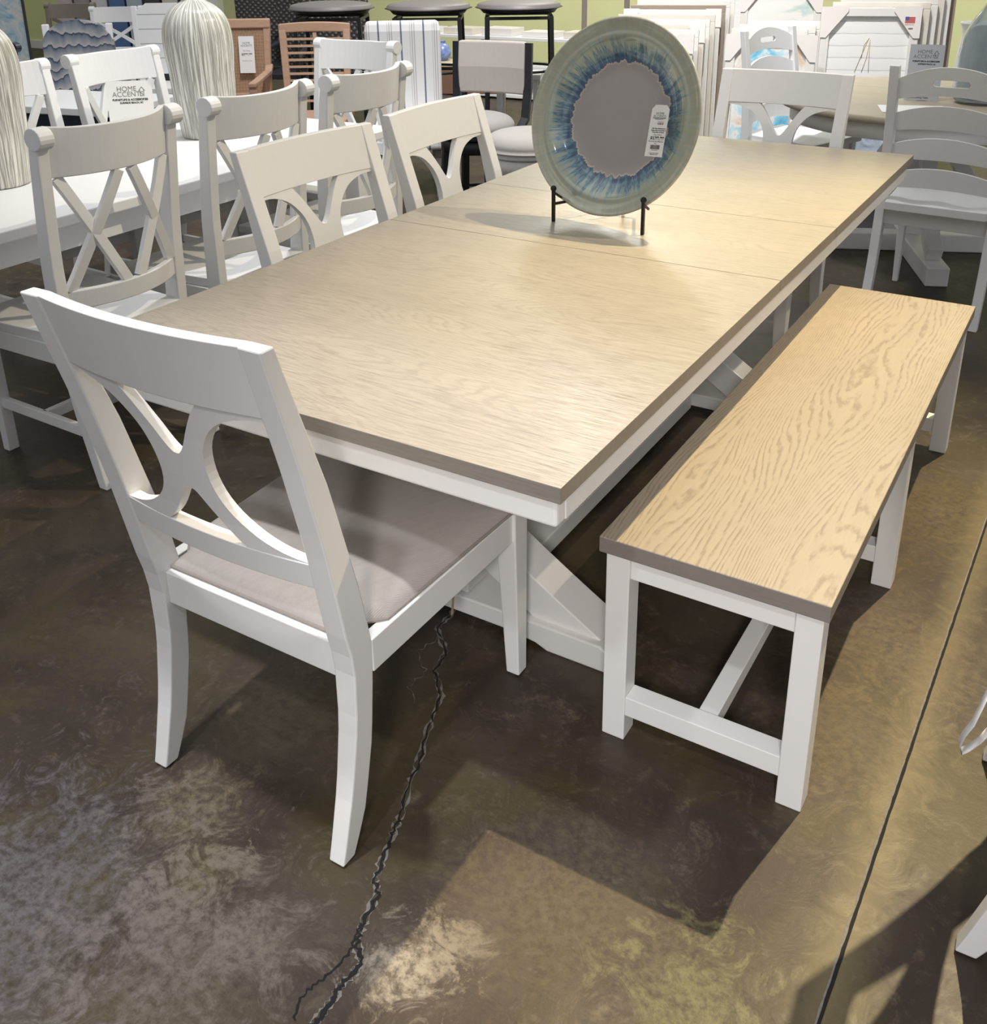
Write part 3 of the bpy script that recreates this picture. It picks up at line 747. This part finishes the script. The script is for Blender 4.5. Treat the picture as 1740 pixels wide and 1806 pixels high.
t = thing('round_table', 'round oak-topped table with white pedestal base at the far right', 'table', (-.20, 4.10, 0))
MB().lathe([(.001, .728), (.69, .728), (.70, .735), (.70, .757), (.695, .762), (.001, .762)], 96, cap=False).build('tabletop', M['oak_round'], t)
MB().lathe([(.60, .648), (.635, .650), (.635, .728), (.60, .728)], 80, cap=False).build('apron', M['white_cool'], t)
a0 = math.atan2(-.6, .25)
for k in range(2):
    a = a0+k*PI/2; d = Vector((math.cos(a), math.sin(a), 0))
    L1 = .60 if k == 0 else .52
    MB().bar(-d*L1+Vector((0, 0, .045+.0*k)), d*L1+Vector((0, 0, .045)), .10, .09 if k == 0 else .088).build('foot', M['white_cool'], t, .006)
for k in range(4):
    a = a0+k*PI/2; d = Vector((math.cos(a), math.sin(a), 0)); 
    MB().sweep([d*.50+Vector((0, 0, .12)), d*.40+Vector((0, 0, .17)), d*.25+Vector((0, 0, .34)), d*.12+Vector((0, 0, .55)), d*.08+Vector((0, 0, .70))], .07, .07, up=(d.y, -d.x, 0)).build('brace', M['white_cool'], t, .004)
MB().box((-.05, -.05, .09), (.05, .05, .728)).build('column', M['white_cool'], t, .004)

store_sign('store_sign', 'grey store sign standing on the round table', (-.205, 3.93, .764), R(8), .15, .25, 'card_grey', R(8), True)
pp = MB().box((-.14, -.10, 0), (.14, .10, .0018)).build('paper_sheet', M['paper']); pp.location = (-.19, 3.66, .763); pp.rotation_euler = (0, 0, R(18)); tag(pp, 'white sheet of paper lying on the round table', 'paper')
# grey glass jug and white pitcher
gj = MB(); gj.lathe(smooth_poly([(.001, .006), (.10, .006), (.118, .02), (.122, .08), (.122, .20), (.115, .28), (.088, .35), (.050, .41), (.034, .45), (.034, .50), (.040, .52), (.036, .52), (.029, .50), (.029, .45), (.045, .41), (.083, .345), (.110, .28), (.117, .20), (.117, .08), (.112, .03), (.001, .014)], 3), 56, cap=False)
gj = gj.build('glass_jug', M['grey_glass']); gj.location = (.045, 3.98, .765); tag(gj, 'large smoked grey glass jug on the round table', 'jug')
wp = thing('white_pitcher', 'white ceramic pitcher on the round table behind the grey glass jug', 'pitcher', (-.03, 4.22, .763), R(190))
MB().lathe(smooth_poly([(.075, 0), (.088, .01), (.09, .12), (.085, .20), (.078, .27), (.082, .31), (.092, .33), (.086, .33), (.070, .29), (.07, .2)], 2), 40).build('body', M['white_cool'], wp)
MB().tube([(-.078, 0, .28), (-.115, 0, .285), (-.135, 0, .24), (-.130, 0, .17), (-.088, 0, .11)], .009).build('handle', M['white_cool'], wp)

# ------------------------------------------------------------------ stools
def round_stool(name, label, loc, seat, base, legm, zt=.62, r=.205, back=False, rz=0):
    t = thing(name, label, 'stool', loc, rz)
    c = MB().lathe(smooth_poly([(.001, zt+.035), (r*.5, zt+.030), (r*.85, zt+.012), (r*1.0, zt-.018), (r*1.01, zt-.045), (r*.98, zt-.06), (.001, zt-.06)], 3), 56, cap=False).build('seat_cushion', M[seat], t)
    MB().tube([(r*1.0*math.cos(a), r*1.0*math.sin(a), zt-.056) for a in [2*PI*k/48 for k in range(48)]], .004, 6, close=True).build('piping', M['linen_grey'], c)
    MB().lathe([(.001, zt-.085), (r*.96, zt-.085), (r*.98, zt-.080), (r*.98, zt-.062), (.001, zt-.062)], 56, cap=False).build('swivel_ring', M[base], t)
    MB().lathe([(r*.80, zt-.16), (r*.90, zt-.16), (r*.92, zt-.095), (.001, zt-.095)], 56, cap=False).build('apron', M[base], t)
    for k in range(4):
        a = PI/4+k*PI/2; d = Vector((math.cos(a), math.sin(a), 0))
        MB().bar(d*(r*.80)+Vector((0, 0, zt-.10)), d*(r*1.02), .036, .036, up=(d.y, -d.x, 0)).build('leg', M[legm], t, .002)
    MB().tube([(r*.9*math.cos(a), r*.9*math.sin(a), .20) for a in [2*PI*k/32 for k in range(32)]], .010, 8, close=True).build('footrest_ring', M[legm], t)
    if back:
        for s in (-1, 1):
            MB().sweep([(s*.185, r*.72, zt-.09), (s*.205, r*.98, zt-.02), (s*.21, r*1.10, zt+.12), (s*.21, r*1.18, zt+.37)], .026, .045, up=(1, 0, 0)).build('back_post', M[legm], t, .002)
        rings = []
        for i in range(15):
            x = -.195+.39*i/14; y = r*1.12+.035*(1-(x/.2)**2)
            rings.append([(x, y-.020, zt+.10), (x, y-.026, zt+.24), (x, y-.010, zt+.375), (x, y+.030, zt+.375), (x, y+.030, zt+.10)])
        MB().loft(rings).build('backrest', M['linen'], t, .010, 3)
    return t
round_stool('round_stool', 'backless round stool with grey cushion and whitewashed base beside the big plate', (-1.84, 3.10, 0), 'linen_grey', 'white_cool', 'white_cool', .60, .205)
round_stool('swivel_stool', 'black swivel stool with round grey seat and beige linen backrest', (-2.33, 3.39, 0), 'linen_grey', 'black_wood', 'black_wood', .60, .205, True, R(8))

def bar_stool(loc, label, group, z=1.035, r=.29):
    t = thing('bar_stool', label, 'stool', loc, R(31), group)
    MB().lathe(smooth_poly([(.001, z+.05), (r*.6, z+.045), (r*.95, z+.030), (r, z+.010), (r*.98, z-.006), (.001, z-.006)], 2), 48, cap=False).build('seat_cushion', M['grey_seat'], t)
    MB().lathe([(.001, z-.035), (r*.86, z-.035), (r*.95, z-.006), (.001, z-.006)], 40, cap=False).build('seat_pan', M['black_metal'], t)
    MB().box((-.06, -.06, z-.05), (.06, .06, z-.035)).build('swivel_plate', M['black_metal'], t)
    q = r*.76
    MB().bar((-q, -q, z-.06), (q, -q, z-.06), .025, .02).bar((-q, q, z-.06), (q, q, z-.06), .025, .02).bar((-q, -q, z-.06), (-q, q, z-.06), .025, .02).bar((q, -q, z-.06), (q, q, z-.06), .025, .02).build('top_frame', M['black_metal'], t)
    for sx in (-1, 1):
        for sy in (-1, 1): MB().bar((sx*q, sy*q, z-.05), (sx*q*1.08, sy*q*1.08, 0), .026, .026, up=(1, 0, 0)).build('leg', M['black_metal'], t, .001)
    for zz_ in (.62,):
        MB().tube([(q*1.25*math.cos(a), q*1.25*math.sin(a), zz_) for a in [2*PI*k/40 for k in range(40)]], .009, 8, close=True).build('footrest_ring', M['black_metal'], t)
    return t
G4 = 'tall black bar stools in the background'
b1 = bar_stool((-3.66, 4.88, 0), 'tall black bar stool with grey-brown seat above the striped chair', G4)
dup(b1, (-3.12, 5.20, 0), R(31), 'tall black bar stool with grey-brown seat behind the linen-backed stool', G4)
dup(b1, (-4.30, 4.60, 0), R(31), 'tall black bar stool with grey-brown seat above the slatted teak chair', G4)

# ------------------------------------------------------------------ other chairs
def parsons():
    t = thing('parsons_chair', 'upholstered high-back chair in white fabric with thin blue stripes', 'chair', (-3.21, 3.96, 0), R(37))
    rings = []
    for i in range(13):
        k = i/12; z = .30+.72*k; y = -.02-.10*k
        dz = .030 if i == 12 else 0
        a = .235-(.012 if i == 12 else 0); b = .045-(.015 if i == 12 else 0)
        rings.append([(-a, y-b, z), (a, y-b, z), (a, y+b, z), (-a, y+b, z)])
    MB().loft([[(x, y+.28, z) for x, y, z in r] for r in rings]).build('backrest', M['stripes'], t, .022, 4)
    MB().box((-.235, -.30, .30), (.235, .30, .47)).build('seat', M['stripes'], t, .025, 4)
    for x in (-.2, .16):
        for y in (-.27, .26): MB().box((x, y, 0), (x+.04, y+.04, .30)).build('leg', M['grey_wood'], t, .003)
parsons()

def arm_chair(name, label, loc, rz, fm, back, zt, arms=True, w=.23):
    t = thing(name, label, 'chair', loc, rz); m = M[fm]
    # local: faces -y (towards the camera); back at +y
    for s in (-1, 1):
        a, b = sorted((s*w, s*(w-.045)))
        MB().post([(0, a*.96, b*.96, .20, .24), (.42, a*.92, b*.92, .19, .23), (zt-.03, a, b, .27, .31)]).build('rear_post', m, t, .006)
        MB().box((a, -.24, 0), (b, -.20, .62 if arms else .42)).build('front_leg', m, t, .004)
        if arms: MB().sweep([(s*(w-.02), -.25, .63), (s*(w-.02), .0, .645), (s*(w-.02), .20, .66), (s*(w-.02), .25, .70)], .05, .028).build('armrest', m, t, .006)
    MB().box((-w, -.24, .40), (w, .22, .445)).build('seat', m, t, .005)
    def y(z): return interp(z, [.42, zt], [.205, .29])
    f = lambda lo, hi, x0, x1, th: MB().loft([[(x0, y(lo)-th/2, lo), (x1, y(lo)-th/2, lo), (x1, y(lo)+th/2, lo), (x0, y(lo)+th/2, lo)], [(x0, y(hi)-th/2, hi), (x1, y(hi)-th/2, hi), (x1, y(hi)+th/2, hi), (x0, y(hi)+th/2, hi)]])
    if back == 'cane':
        f(zt-.06, zt, -w, w, .045).build('top_rail', m, t, .008)
        f(.52, zt-.06, -w+.045, w-.045, .012).build('cane_panel', M['cane'], t)
        f(.46, .52, -w+.02, w-.02, .035).build('bottom_rail', m, t, .005)
    elif back == 'slats':
        N = 14; th = .035
        rings = []
        for i in range(N+1):
            x = -w+2*w*i/N; ar = .012*(1-(x/w)**2)
            rings.append([(x, y(zt)-.02, zt-.055+ar*.6), (x, y(zt)+.02, zt-.055+ar*.6), (x, y(zt)+.02, zt+ar), (x, y(zt)-.02, zt+ar)])
        MB().loft(rings).build('top_rail', m, t, .006)
        for k in range(10):
            z = zt-.10-k*.043; f(z, z+.014, -w+.04, w-.04, .012).build('slat', m, t)
        f(.52, zt-.05, -.012, .012, .010).build('center_strip', m, t)
    elif back == 'panel':
        poly = [(-w+.03, .50), (w-.03, .50), (w-.02, zt-.07), (w-.06, zt-.055), (w-.12, zt-.01), (-w+.12, zt-.01), (-w+.06, zt-.055), (-w+.02, zt-.07)]
        MB().prism(poly, lambda u, v: (u, y(v)-.012, v), lambda u, v: (u, y(v)+.012, v)).build('plank_panel', m, t, .004)
        for zz_ in (.62, .73, .84, .95): f(zz_, zz_+.004, -w+.03, w-.03, .0255).build('groove', M['taupe_wood'], t)
    elif back == 'arch':
        poly = [(-w, .45), (w, .45), (w, zt-.17)]+[(w*math.cos(a), zt-.17+.17*math.sin(a)) for a in [PI*k/16 for k in range(1, 16)]]+[(-w, zt-.17)]
        MB().prism(poly, lambda u, v: (u, y(v)-.04, v), lambda u, v: (u, y(v)+.035, v)).build('upholstered_back', M['waves'], t, .012, 3)
    elif back == 'rattan':
        poly = [(-w+.01, .44), (w-.01, .44), (w, zt-.10), (w-.03, zt-.03), (w-.10, zt), (-w+.10, zt), (-w+.03, zt-.03), (-w, zt-.10)]
        MB().prism(poly, lambda u, v: (u, y(v)-.018, v), lambda u, v: (u, y(v)+.018, v)).build('woven_back', M['rattan'], t, .006)
    return t
ca = arm_chair('cane_armchair', 'brown armchair with woven cane back and a price tag, right of the ribbed vase', (-4.48, 3.74, 0), R(30), 'tan_wood', 'cane', 1.0)
tgc = thing('price_tag', 'white price tag hanging on the woven cane chair back', 'price tag', (-4.515, 3.945, .655), R(30))
c_ = MB().box((-.052, -.001, 0), (.052, .001, .24)).build('card', M['paper'], tgc); c_.rotation_euler = (R(-9), 0, R(0))
text('HOME', .018, M['ink_grey'], c_, (0, -.0015, .195), (R(90), 0, 0)); text('ACCENTS', .018, M['ink_grey'], c_, (0, -.0015, .178), (R(90), 0, 0)); text('$799.99', .022, M['ink'], c_, (0, -.0015, .12), (R(90), 0, 0), bold=.0006); text('Our Price', .012, M['ink_grey'], c_, (0, -.0015, .145), (R(90), 0, 0)); text('The Look You Want', .008, M['ink_grey'], c_, (0, -.0015, .08), (R(90), 0, 0))
arm_chair('slatted_chair', 'light teak chair with horizontal slat back behind the white X-back chair', (-3.82, 3.79, 0), R(32), 'tan_wood', 'slats', .985, False)
arm_chair('panel_back_chair', 'off-white chair with horizontal plank panel back, left of the tall vase', (-5.90, 4.37, 0), R(33), 'white_cool', 'panel', 1.045, False, .24)
arm_chair('upholstered_chair', 'arch-back chair upholstered in grey-blue wave pattern', (-5.69, 3.45, 0), R(38), 'white_cool', 'arch', .985, False, .24)
G5 = 'black woven rattan chairs in the background'
ra = arm_chair('rattan_chair', 'black woven rattan chair directly behind the cane armchair', (-6.1, 5.75, 0), R(35), 'black_wood', 'rattan', 1.12, True, .27); ra['group'] = G5
dup(ra, (-5.45, 5.52, 0), R(24), 'black woven rattan chair between the cane armchair and the slatted teak chair', G5)
dup(ra, (-4.86, 5.25, 0), R(34), 'black woven rattan chair behind the slatted teak chair, right of two', G5)
tx = xback(M['taupe_wood'], 'taupe X-back chair half hidden behind the wave-pattern chair', group=None, single=True, top=.95)
tx.location = (-8.0, 5.12, 0); tx.rotation_euler = (0, 0, R(212))
wx = xback(M['white_cool'], 'white X-back chair between the wave-pattern chair and the plank-back chair', single=True, top=.95)
wx.location = (-7.12, 4.95, 0); wx.rotation_euler = (0, 0, R(214))
nx = xback(M['navy'], 'navy blue chair behind the left ribbed vase', top=.955)
nx.location = (-5.15, 2.32, 0); nx.rotation_euler = (0, 0, R(105))
t = thing('navy_table', 'navy table with pale top behind the far white X-back chairs', 'table', (-4.62, 2.72, 0), R(12))
MB().box((-.45, -.30, .60), (.45, .30, .64)).build('tabletop', M['white_cool'], t, .004)
MB().box((-.42, -.27, .42), (.42, .27, .60)).build('apron', M['navy'], t, .003)
for x in (-.42, .36):
    for y in (-.27, .21): MB().box((x, y, 0), (x+.06, y+.06, .42)).build('leg', M['navy'], t, .003)

# ------------------------------------------------------------------ pictures, frames, shelf at the back
def picture(name, label, loc, rz, w, h, fm, art, fw=.05, fd=.03, lean=8, corners=0, group=None, parts=True):
    t = thing(name, label, 'picture', loc, rz, group)
    piv = (R(-lean), 0, 0); m = M[fm]
    def add(mb, nm, mt, par=t, bev=0):
        o = mb.build(nm, mt, par, bev)
        if par is t: o.rotation_euler = piv; o.location = (0, 0, fd*math.sin(R(lean)))
        return o
    fr = MB()
    fr.box((-w/2, 0, 0), (w/2, fd, fw)).box((-w/2, 0, h-fw), (w/2, fd, h)).box((-w/2, 0, fw), (-w/2+fw, fd, h-fw)).box((w/2-fw, 0, fw), (w/2, fd, h-fw))
    fo = add(fr, 'frame', m, bev=.003)
    add(MB().box((-w/2+fw, fd*.45, fw), (w/2-fw, fd*.8, h-fw)), 'artwork', M[art])
    if corners:
        for s in (-1, 1):
            c = corners
            pts = [(s*w/2+s*.006, h+.006), (s*(w/2-c), h+.006), (s*(w/2-c), h-.02), (s*(w/2-.03), h-c*1.15), (s*w/2+s*.006, h-c*1.15)]
            add(MB().prism(pts, lambda u, v: (u, -.006, v), lambda u, v: (u, fd+.004, v)), 'corner_protector', M['cardboard'])
    return t
big = picture('framed_picture', 'large white framed shiplap picture with card corners and flag sticker', (-.755, 5.30, .0), R(17), .56, 1.07, 'white_frame', 'shiplap', .05, .04, 5, .15)
cp = [c for c in big.children if c.name.startswith('corner_protector')][-1]
fx, fz = .195, .985
fg = MB()
for i in range(7): fg.box((fx, -.0075, fz+i*.0052), (fx+.056, -.0068, fz+i*.0052+.0030))
fs = fg.build('flag_sticker_stripes', M['red'], cp)
MB().box((fx, -.0080, fz+.0156), (fx+.022, -.0072, fz+.0355)).build('flag_sticker_canton', M['blue'], cp)
text('MADE IN U.S.A.', .008, M['red'], cp, (fx+.026, -.0078, fz-.009), (R(90), 0, 0)); text('MADE', .009, M['ink'], cp, (fx+.035, -.0078, fz-.032), (R(90), 0, 0), bold=.0004)
# grass stems drawn in the picture
gs = MB()
for pts in ([(-.06, .70), (-.03, .80), (.0, .89)], [(-.02, .70), (0, .78), (.012, .89)], [(.02, .70), (.015, .80), (.012, .88)], [(-.03, .78), (-.02, .86), (.005, .90)]):
    gs.tube([(x, .016, z) for x, z in pts], .0016, 5)
go = gs.build('painted_stems', M['tan_string'], big); go.rotation_euler = (R(-5), 0, 0)
G6 = 'stacked frames leaning behind the big shiplap picture'
for i, (dx, hh, fm) in enumerate(((.04, 1.10, 'cream_frame'), (.07, 1.12, 'white_frame'), (.095, 1.16, 'cream_frame'), (.12, 1.2, 'white_frame'), (.14, 1.24, 'brown_frame'))):
    picture('framed_picture', ['cream frame leaning directly behind the big shiplap picture', 'white frame second behind the big shiplap picture', 'cream frame third behind the big shiplap picture', 'white frame fourth behind the big shiplap picture', 'taupe frame last of the stack behind the big shiplap picture'][i], (-.755+dx, 5.30+.065*(i+1), 0), R(17), .56, hh, fm, 'art_white', .04, .03, 5, group=G6)
picture('framed_picture', 'white framed turquoise painting with corner protectors behind the small ladder-back chair', (-1.26, 4.98, 0), R(12), .53, .92, 'white_frame', 'art_blue', .055, .03, 6, .13)
G7 = 'wrapped canvases leaning behind the turquoise painting'
wl_ = ['white shrink-wrapped canvas directly behind the turquoise painting', 'white shrink-wrapped canvas second behind the turquoise painting', 'white shrink-wrapped canvas third behind the turquoise painting', 'charcoal-framed wrapped canvas last behind the turquoise painting']
for i in range(4):
    picture('wrapped_canvas', wl_[i], (-1.32+.03*i, 5.05+.065*(i+1), 0), R(12), .46, .945+.02*i-(.10 if i == 3 else 0), 'dark_frame' if i == 3 else 'white_frame', 'plastic', .05, .04, 6, group=G7)
picture('framed_picture', 'white framed picture with small blue figure, high between the frame stacks', (-1.56, 6.15, 0), R(15), .55, 1.13, 'white_frame', 'art_pale', .05, .03, 5, .14)
G8 = 'row of white frames behind the big plate'
wl_ = ['white frame nearest in the row right of the big plate', 'white frame second in the row right of the big plate', 'cream frame third in the row right of the big plate', 'white frame fourth in the row right of the big plate', 'cream frame fifth in the row right of the big plate', 'white frame sixth in the row right of the big plate', 'taupe frame seventh in the row right of the big plate', 'white frame eighth in the row right of the big plate', 'white frame farthest in the row right of the big plate']
fms = ['white_frame', 'white_frame', 'cream_frame', 'white_frame', 'cream_frame', 'white_frame', 'brown_frame', 'white_frame', 'white_frame']
for i in range(9):
    picture('framed_picture', wl_[i], (-2.10-.012*i, 4.98+.13*i, 0), R(18), .66, .895+.022*i, fms[i], 'art_white', .05, .045, 5, .10 if i in (0, 2, 5) else 0, G8)
picture('framed_picture', 'large whitewashed board picture behind the row of white frames', (-2.34, 6.62, 0), R(15), .95, 1.20, 'white_frame', 'art_white', .06, .04, 4)
picture('framed_picture', 'small grey-blue print leaning under the round table', (-.64, 4.86, 0), R(6), .34, .46, 'white_frame', 'art_grey', .02, .02, 12)
picture('framed_picture', 'blue and tan abstract painting in a black frame at the top left corner', (-8.1, 4.42, .0), R(42), .62, 1.24, 'dark_frame', 'art_tan', .02, .03, 6)
G9 = 'canvases standing in the rack at the top left'
cn = ['pink canvas', 'grey canvas', 'white canvas', 'blue canvas', 'pale blue canvas', 'charcoal canvas', 'cream canvas', 'black canvas', 'grey-white canvas']
cm = [(.62, .52, .50), (.35, .33, .33), (.75, .73, .72), (.10, .18, .36), (.45, .52, .58), (.05, .05, .06), (.66, .61, .52), (.02, .02, .03), (.60, .60, .60)]
posn = ['first from the left', 'second from the left', 'third from the left', 'fourth from the left', 'fifth from the left', 'sixth from the left', 'seventh from the left', 'eighth from the left', 'ninth from the left']
for i in range(9):
    o = MB().box((-.075, -.30, 0), (.075, .30, 1.05+.03*math.sin(i*2))).build('canvas', plain('canvas_%s' % cn[i].replace(' ', '_'), cm[i], .6, var=.3, scale=8), None, .004)
    o.location = (-9.0+.19*i, 6.0+.06*i, .0); o.rotation_euler = (0, 0, R(38)); tag(o, '%s standing on edge in the top left row, %s' % (cn[i], posn[i]), 'canvas', G9)
# shelf with frames behind the bar stools
t = thing('display_shelf', 'low white display shelf against the green wall behind the bar stools', 'shelf', (-4.3, 7.6, 0), R(0))
for z in (.02, .30, .56): MB().box((-1.6, -.2, z), (1.6, .2, z+.03)).build('shelf_board', M['white_cool'], t, .003)
for x in (-1.6, -.55, .5, 1.57): MB().box((x, -.19, .05), (x+.03, .19, .56)).build('upright', M['white_cool'], t, .002)
for i in range(7):
    b = MB().box((-.17, -.12, 0), (.17, .12, .05+.01*(i % 3))).build('stacked_frame', M[('white_frame', 'cream_frame', 'white_frame')[i % 3]], None, .003)
    b.location = (-5.6+.45*i, 7.58, .591); tag(b, 'flat %s frame lying on the low white shelf, %s' % (('white', 'cream', 'white')[i % 3], posn[i]), 'frame', 'frames lying on the low white shelf')
t = thing('wooden_bench', 'low wooden bench with brown box shelf behind the linen-backed stool', 'bench', (-4.15, 6.05, 0), R(25))
MB().box((-.35, -.15, .50), (.35, .15, .53)).build('top', M['oak_round'], t, .003)
MB().box((-.33, -.14, .28), (.33, .14, .47)).build('drawer_box', M['brown'], t, .003)
for x in (-.33, .29): MB().box((x, -.13, 0), (x+.04, .13, .50)).build('leg', M['brown'], t, .003)
bv = MB(); bv.lathe(smooth_poly([(.03, 0), (.06, .03), (.07, .07), (.05, .12), (.025, .14), (.03, .16)], 3), 32); bv = bv.build('ginger_jar', M['blue_ceramic']); bv.location = (-4.33, 6.0, .531); tag(bv, 'small blue and white jar on the low wooden bench', 'jar')
t = thing('white_stool', 'low white painted stool behind the linen-backed stool, right of the wooden bench', 'stool', (-3.45, 5.75, 0), R(25))
MB().box((-.18, -.15, .47), (.18, .15, .51)).build('seat', M['white_cool'], t, .004)
for x in (-.16, .12):
    for y in (-.13, .09): MB().box((x, y, 0), (x+.04, y+.04, .47)).build('leg', M['white_cool'], t, .003)
# tall grey-brown chair frame seen behind the plate
t = thing('tall_frame_chair', 'tall grey-brown wooden bar chair seen above the plate rim', 'chair', (-3.22, 6.85, 0), R(28))
for x in (-.22, .14):
    MB().box((x, .14, 0), (x+.045, .18, 1.30)).build('rear_post', M['grey_wood'], t, .003)
    MB().box((x, -.20, 0), (x+.045, -.16, .70)).build('front_leg', M['grey_wood'], t, .003)
MB().box((-.22, -.20, .66), (.185, .18, .72)).build('seat', M['grey_wood'], t, .004)
MB().box((-.22, .145, 1.18), (.185, .175, 1.30)).build('top_rail', M['grey_wood'], t, .003)
MB().box((-.20, .15, .40), (.165, .17, .44)).build('stretcher', M['grey_wood'], t, .002)

# ------------------------------------------------------------------ camera
cam = bpy.data.cameras.new('camera'); co = bpy.data.objects.new('camera', cam); col.objects.link(co)
F, CX, CY = 1768.5, 898.3, 593.8
cam.sensor_fit = 'VERTICAL'; cam.sensor_height = 24; cam.sensor_width = 24
cam.lens = F*24/1806
cam.shift_x = (870-CX)/1806; cam.shift_y = (CY-903)/1806
co.location = (.598, -1.125, 1.514); co.rotation_euler = Euler((R(68.06), R(.75), R(30.9)), 'XYZ')
cam.clip_start = .05
sc.camera = co

# ------------------------------------------------------------------ light
w = bpy.data.worlds.new('world'); sc.world = w; w.use_nodes = True
bg = w.node_tree.nodes['Background']; nt = w.node_tree
tc = nt.nodes.new('ShaderNodeTexCoord'); sp = nt.nodes.new('ShaderNodeSeparateXYZ'); nt.links.new(tc.outputs['Generated'], sp.inputs[0])
nz = nt.nodes.new('ShaderNodeTexNoise'); nz.inputs['Scale'].default_value = 3.2; nz.inputs['Detail'].default_value = 2; nt.links.new(tc.outputs['Generated'], nz.inputs['Vector'])
r1 = nt.nodes.new('ShaderNodeValToRGB'); nt.links.new(sp.outputs[2], r1.inputs[0])
e = r1.color_ramp.elements; e[0].position = 0; e[0].color = (.40, .41, .44, 1); e[1].position = .9; e[1].color = (1.0, 1.0, 1.0, 1)
r2 = nt.nodes.new('ShaderNodeValToRGB'); nt.links.new(nz.outputs['Fac'], r2.inputs[0])
e = r2.color_ramp.elements; e[0].position = .46; e[0].color = (.55, .56, .60, 1); e[1].position = .62; e[1].color = (1.5, 1.48, 1.42, 1)
mx = nt.nodes.new('ShaderNodeMix'); mx.data_type = 'RGBA'; mx.blend_type = 'MULTIPLY'; mx.inputs[0].default_value = 1
nt.links.new(r1.outputs[0], mx.inputs[6]); nt.links.new(r2.outputs[0], mx.inputs[7]); nt.links.new(mx.outputs[2], bg.inputs[0]); bg.inputs[1].default_value = .74
def spot(name, loc, tgt, power, color, size, blend, rad):
    L = bpy.data.lights.new(name, 'SPOT'); L.energy = power; L.color = color; L.spot_size = R(size); L.spot_blend = blend; L.shadow_soft_size = rad
    o = bpy.data.objects.new(name, L); col.objects.link(o); o.location = loc
    o.rotation_euler = (Vector(tgt)-Vector(loc)).to_track_quat('-Z', 'Y').to_euler(); return o
spot('store_or_fill_spotlight', (.339+.122*6, .321+.61*6, 6.0), (.36, 1.0, .4), 2800, (1, .81, .47), 31, .9, .035)
spot('store_or_fill_spotlight', (3.3, 3.8, 6.0), (-1.6, 1.5, .6), 1050, (1, .87, .62), 32, .9, .04)
spot('store_or_fill_spotlight', (.3, -3.2, 5.5), (-.4, -.1, .1), 330, (.93, .95, 1), 32, .9, .15)
spot('store_or_fill_spotlight', (1.45, -3.0, 2.7), (.05, .35, .25), 400, (1, .96, .93), 26, .9, .25)  # low frontal fill, added to brighten the bench end
spot('store_or_fill_spotlight', (-1.5, 2.0, 6.0), (-3.4, 3.6, .5), 900, (.97, .98, 1), 80, .8, .10)  # fill light added to brighten the left background
spot('store_or_fill_spotlight', (-1.0, 3.0, 6.0), (-2.6, 8.0, .6), 1500, (1, .97, .92), 80, .8, .10)  # fill light added to brighten the back wall and frames
spot('store_or_fill_spotlight', (-.85, -.95, 6.0), (-.58, -.35, .5), 900, (.97, .98, 1), 20, .8, .10)
al = bpy.data.lights.new('daylight_panel', 'AREA'); al.shape = 'RECTANGLE'; al.size = 1.1; al.size_y = 3.0; al.energy = 130; al.color = (1, .99, .95)
ao = bpy.data.objects.new('daylight_panel', al); col.objects.link(ao); ao.location = (-3.75, 8.2, 4.6)
ao.rotation_euler = (Vector((-.3, .6, .76))-Vector(ao.location)).to_track_quat('-Z', 'Y').to_euler()

sc.view_settings.view_transform = 'Standard'; sc.view_settings.look = 'None'; sc.view_settings.gamma = 1; sc.view_settings.exposure = 0
sc.view_settings.use_curve_mapping = False
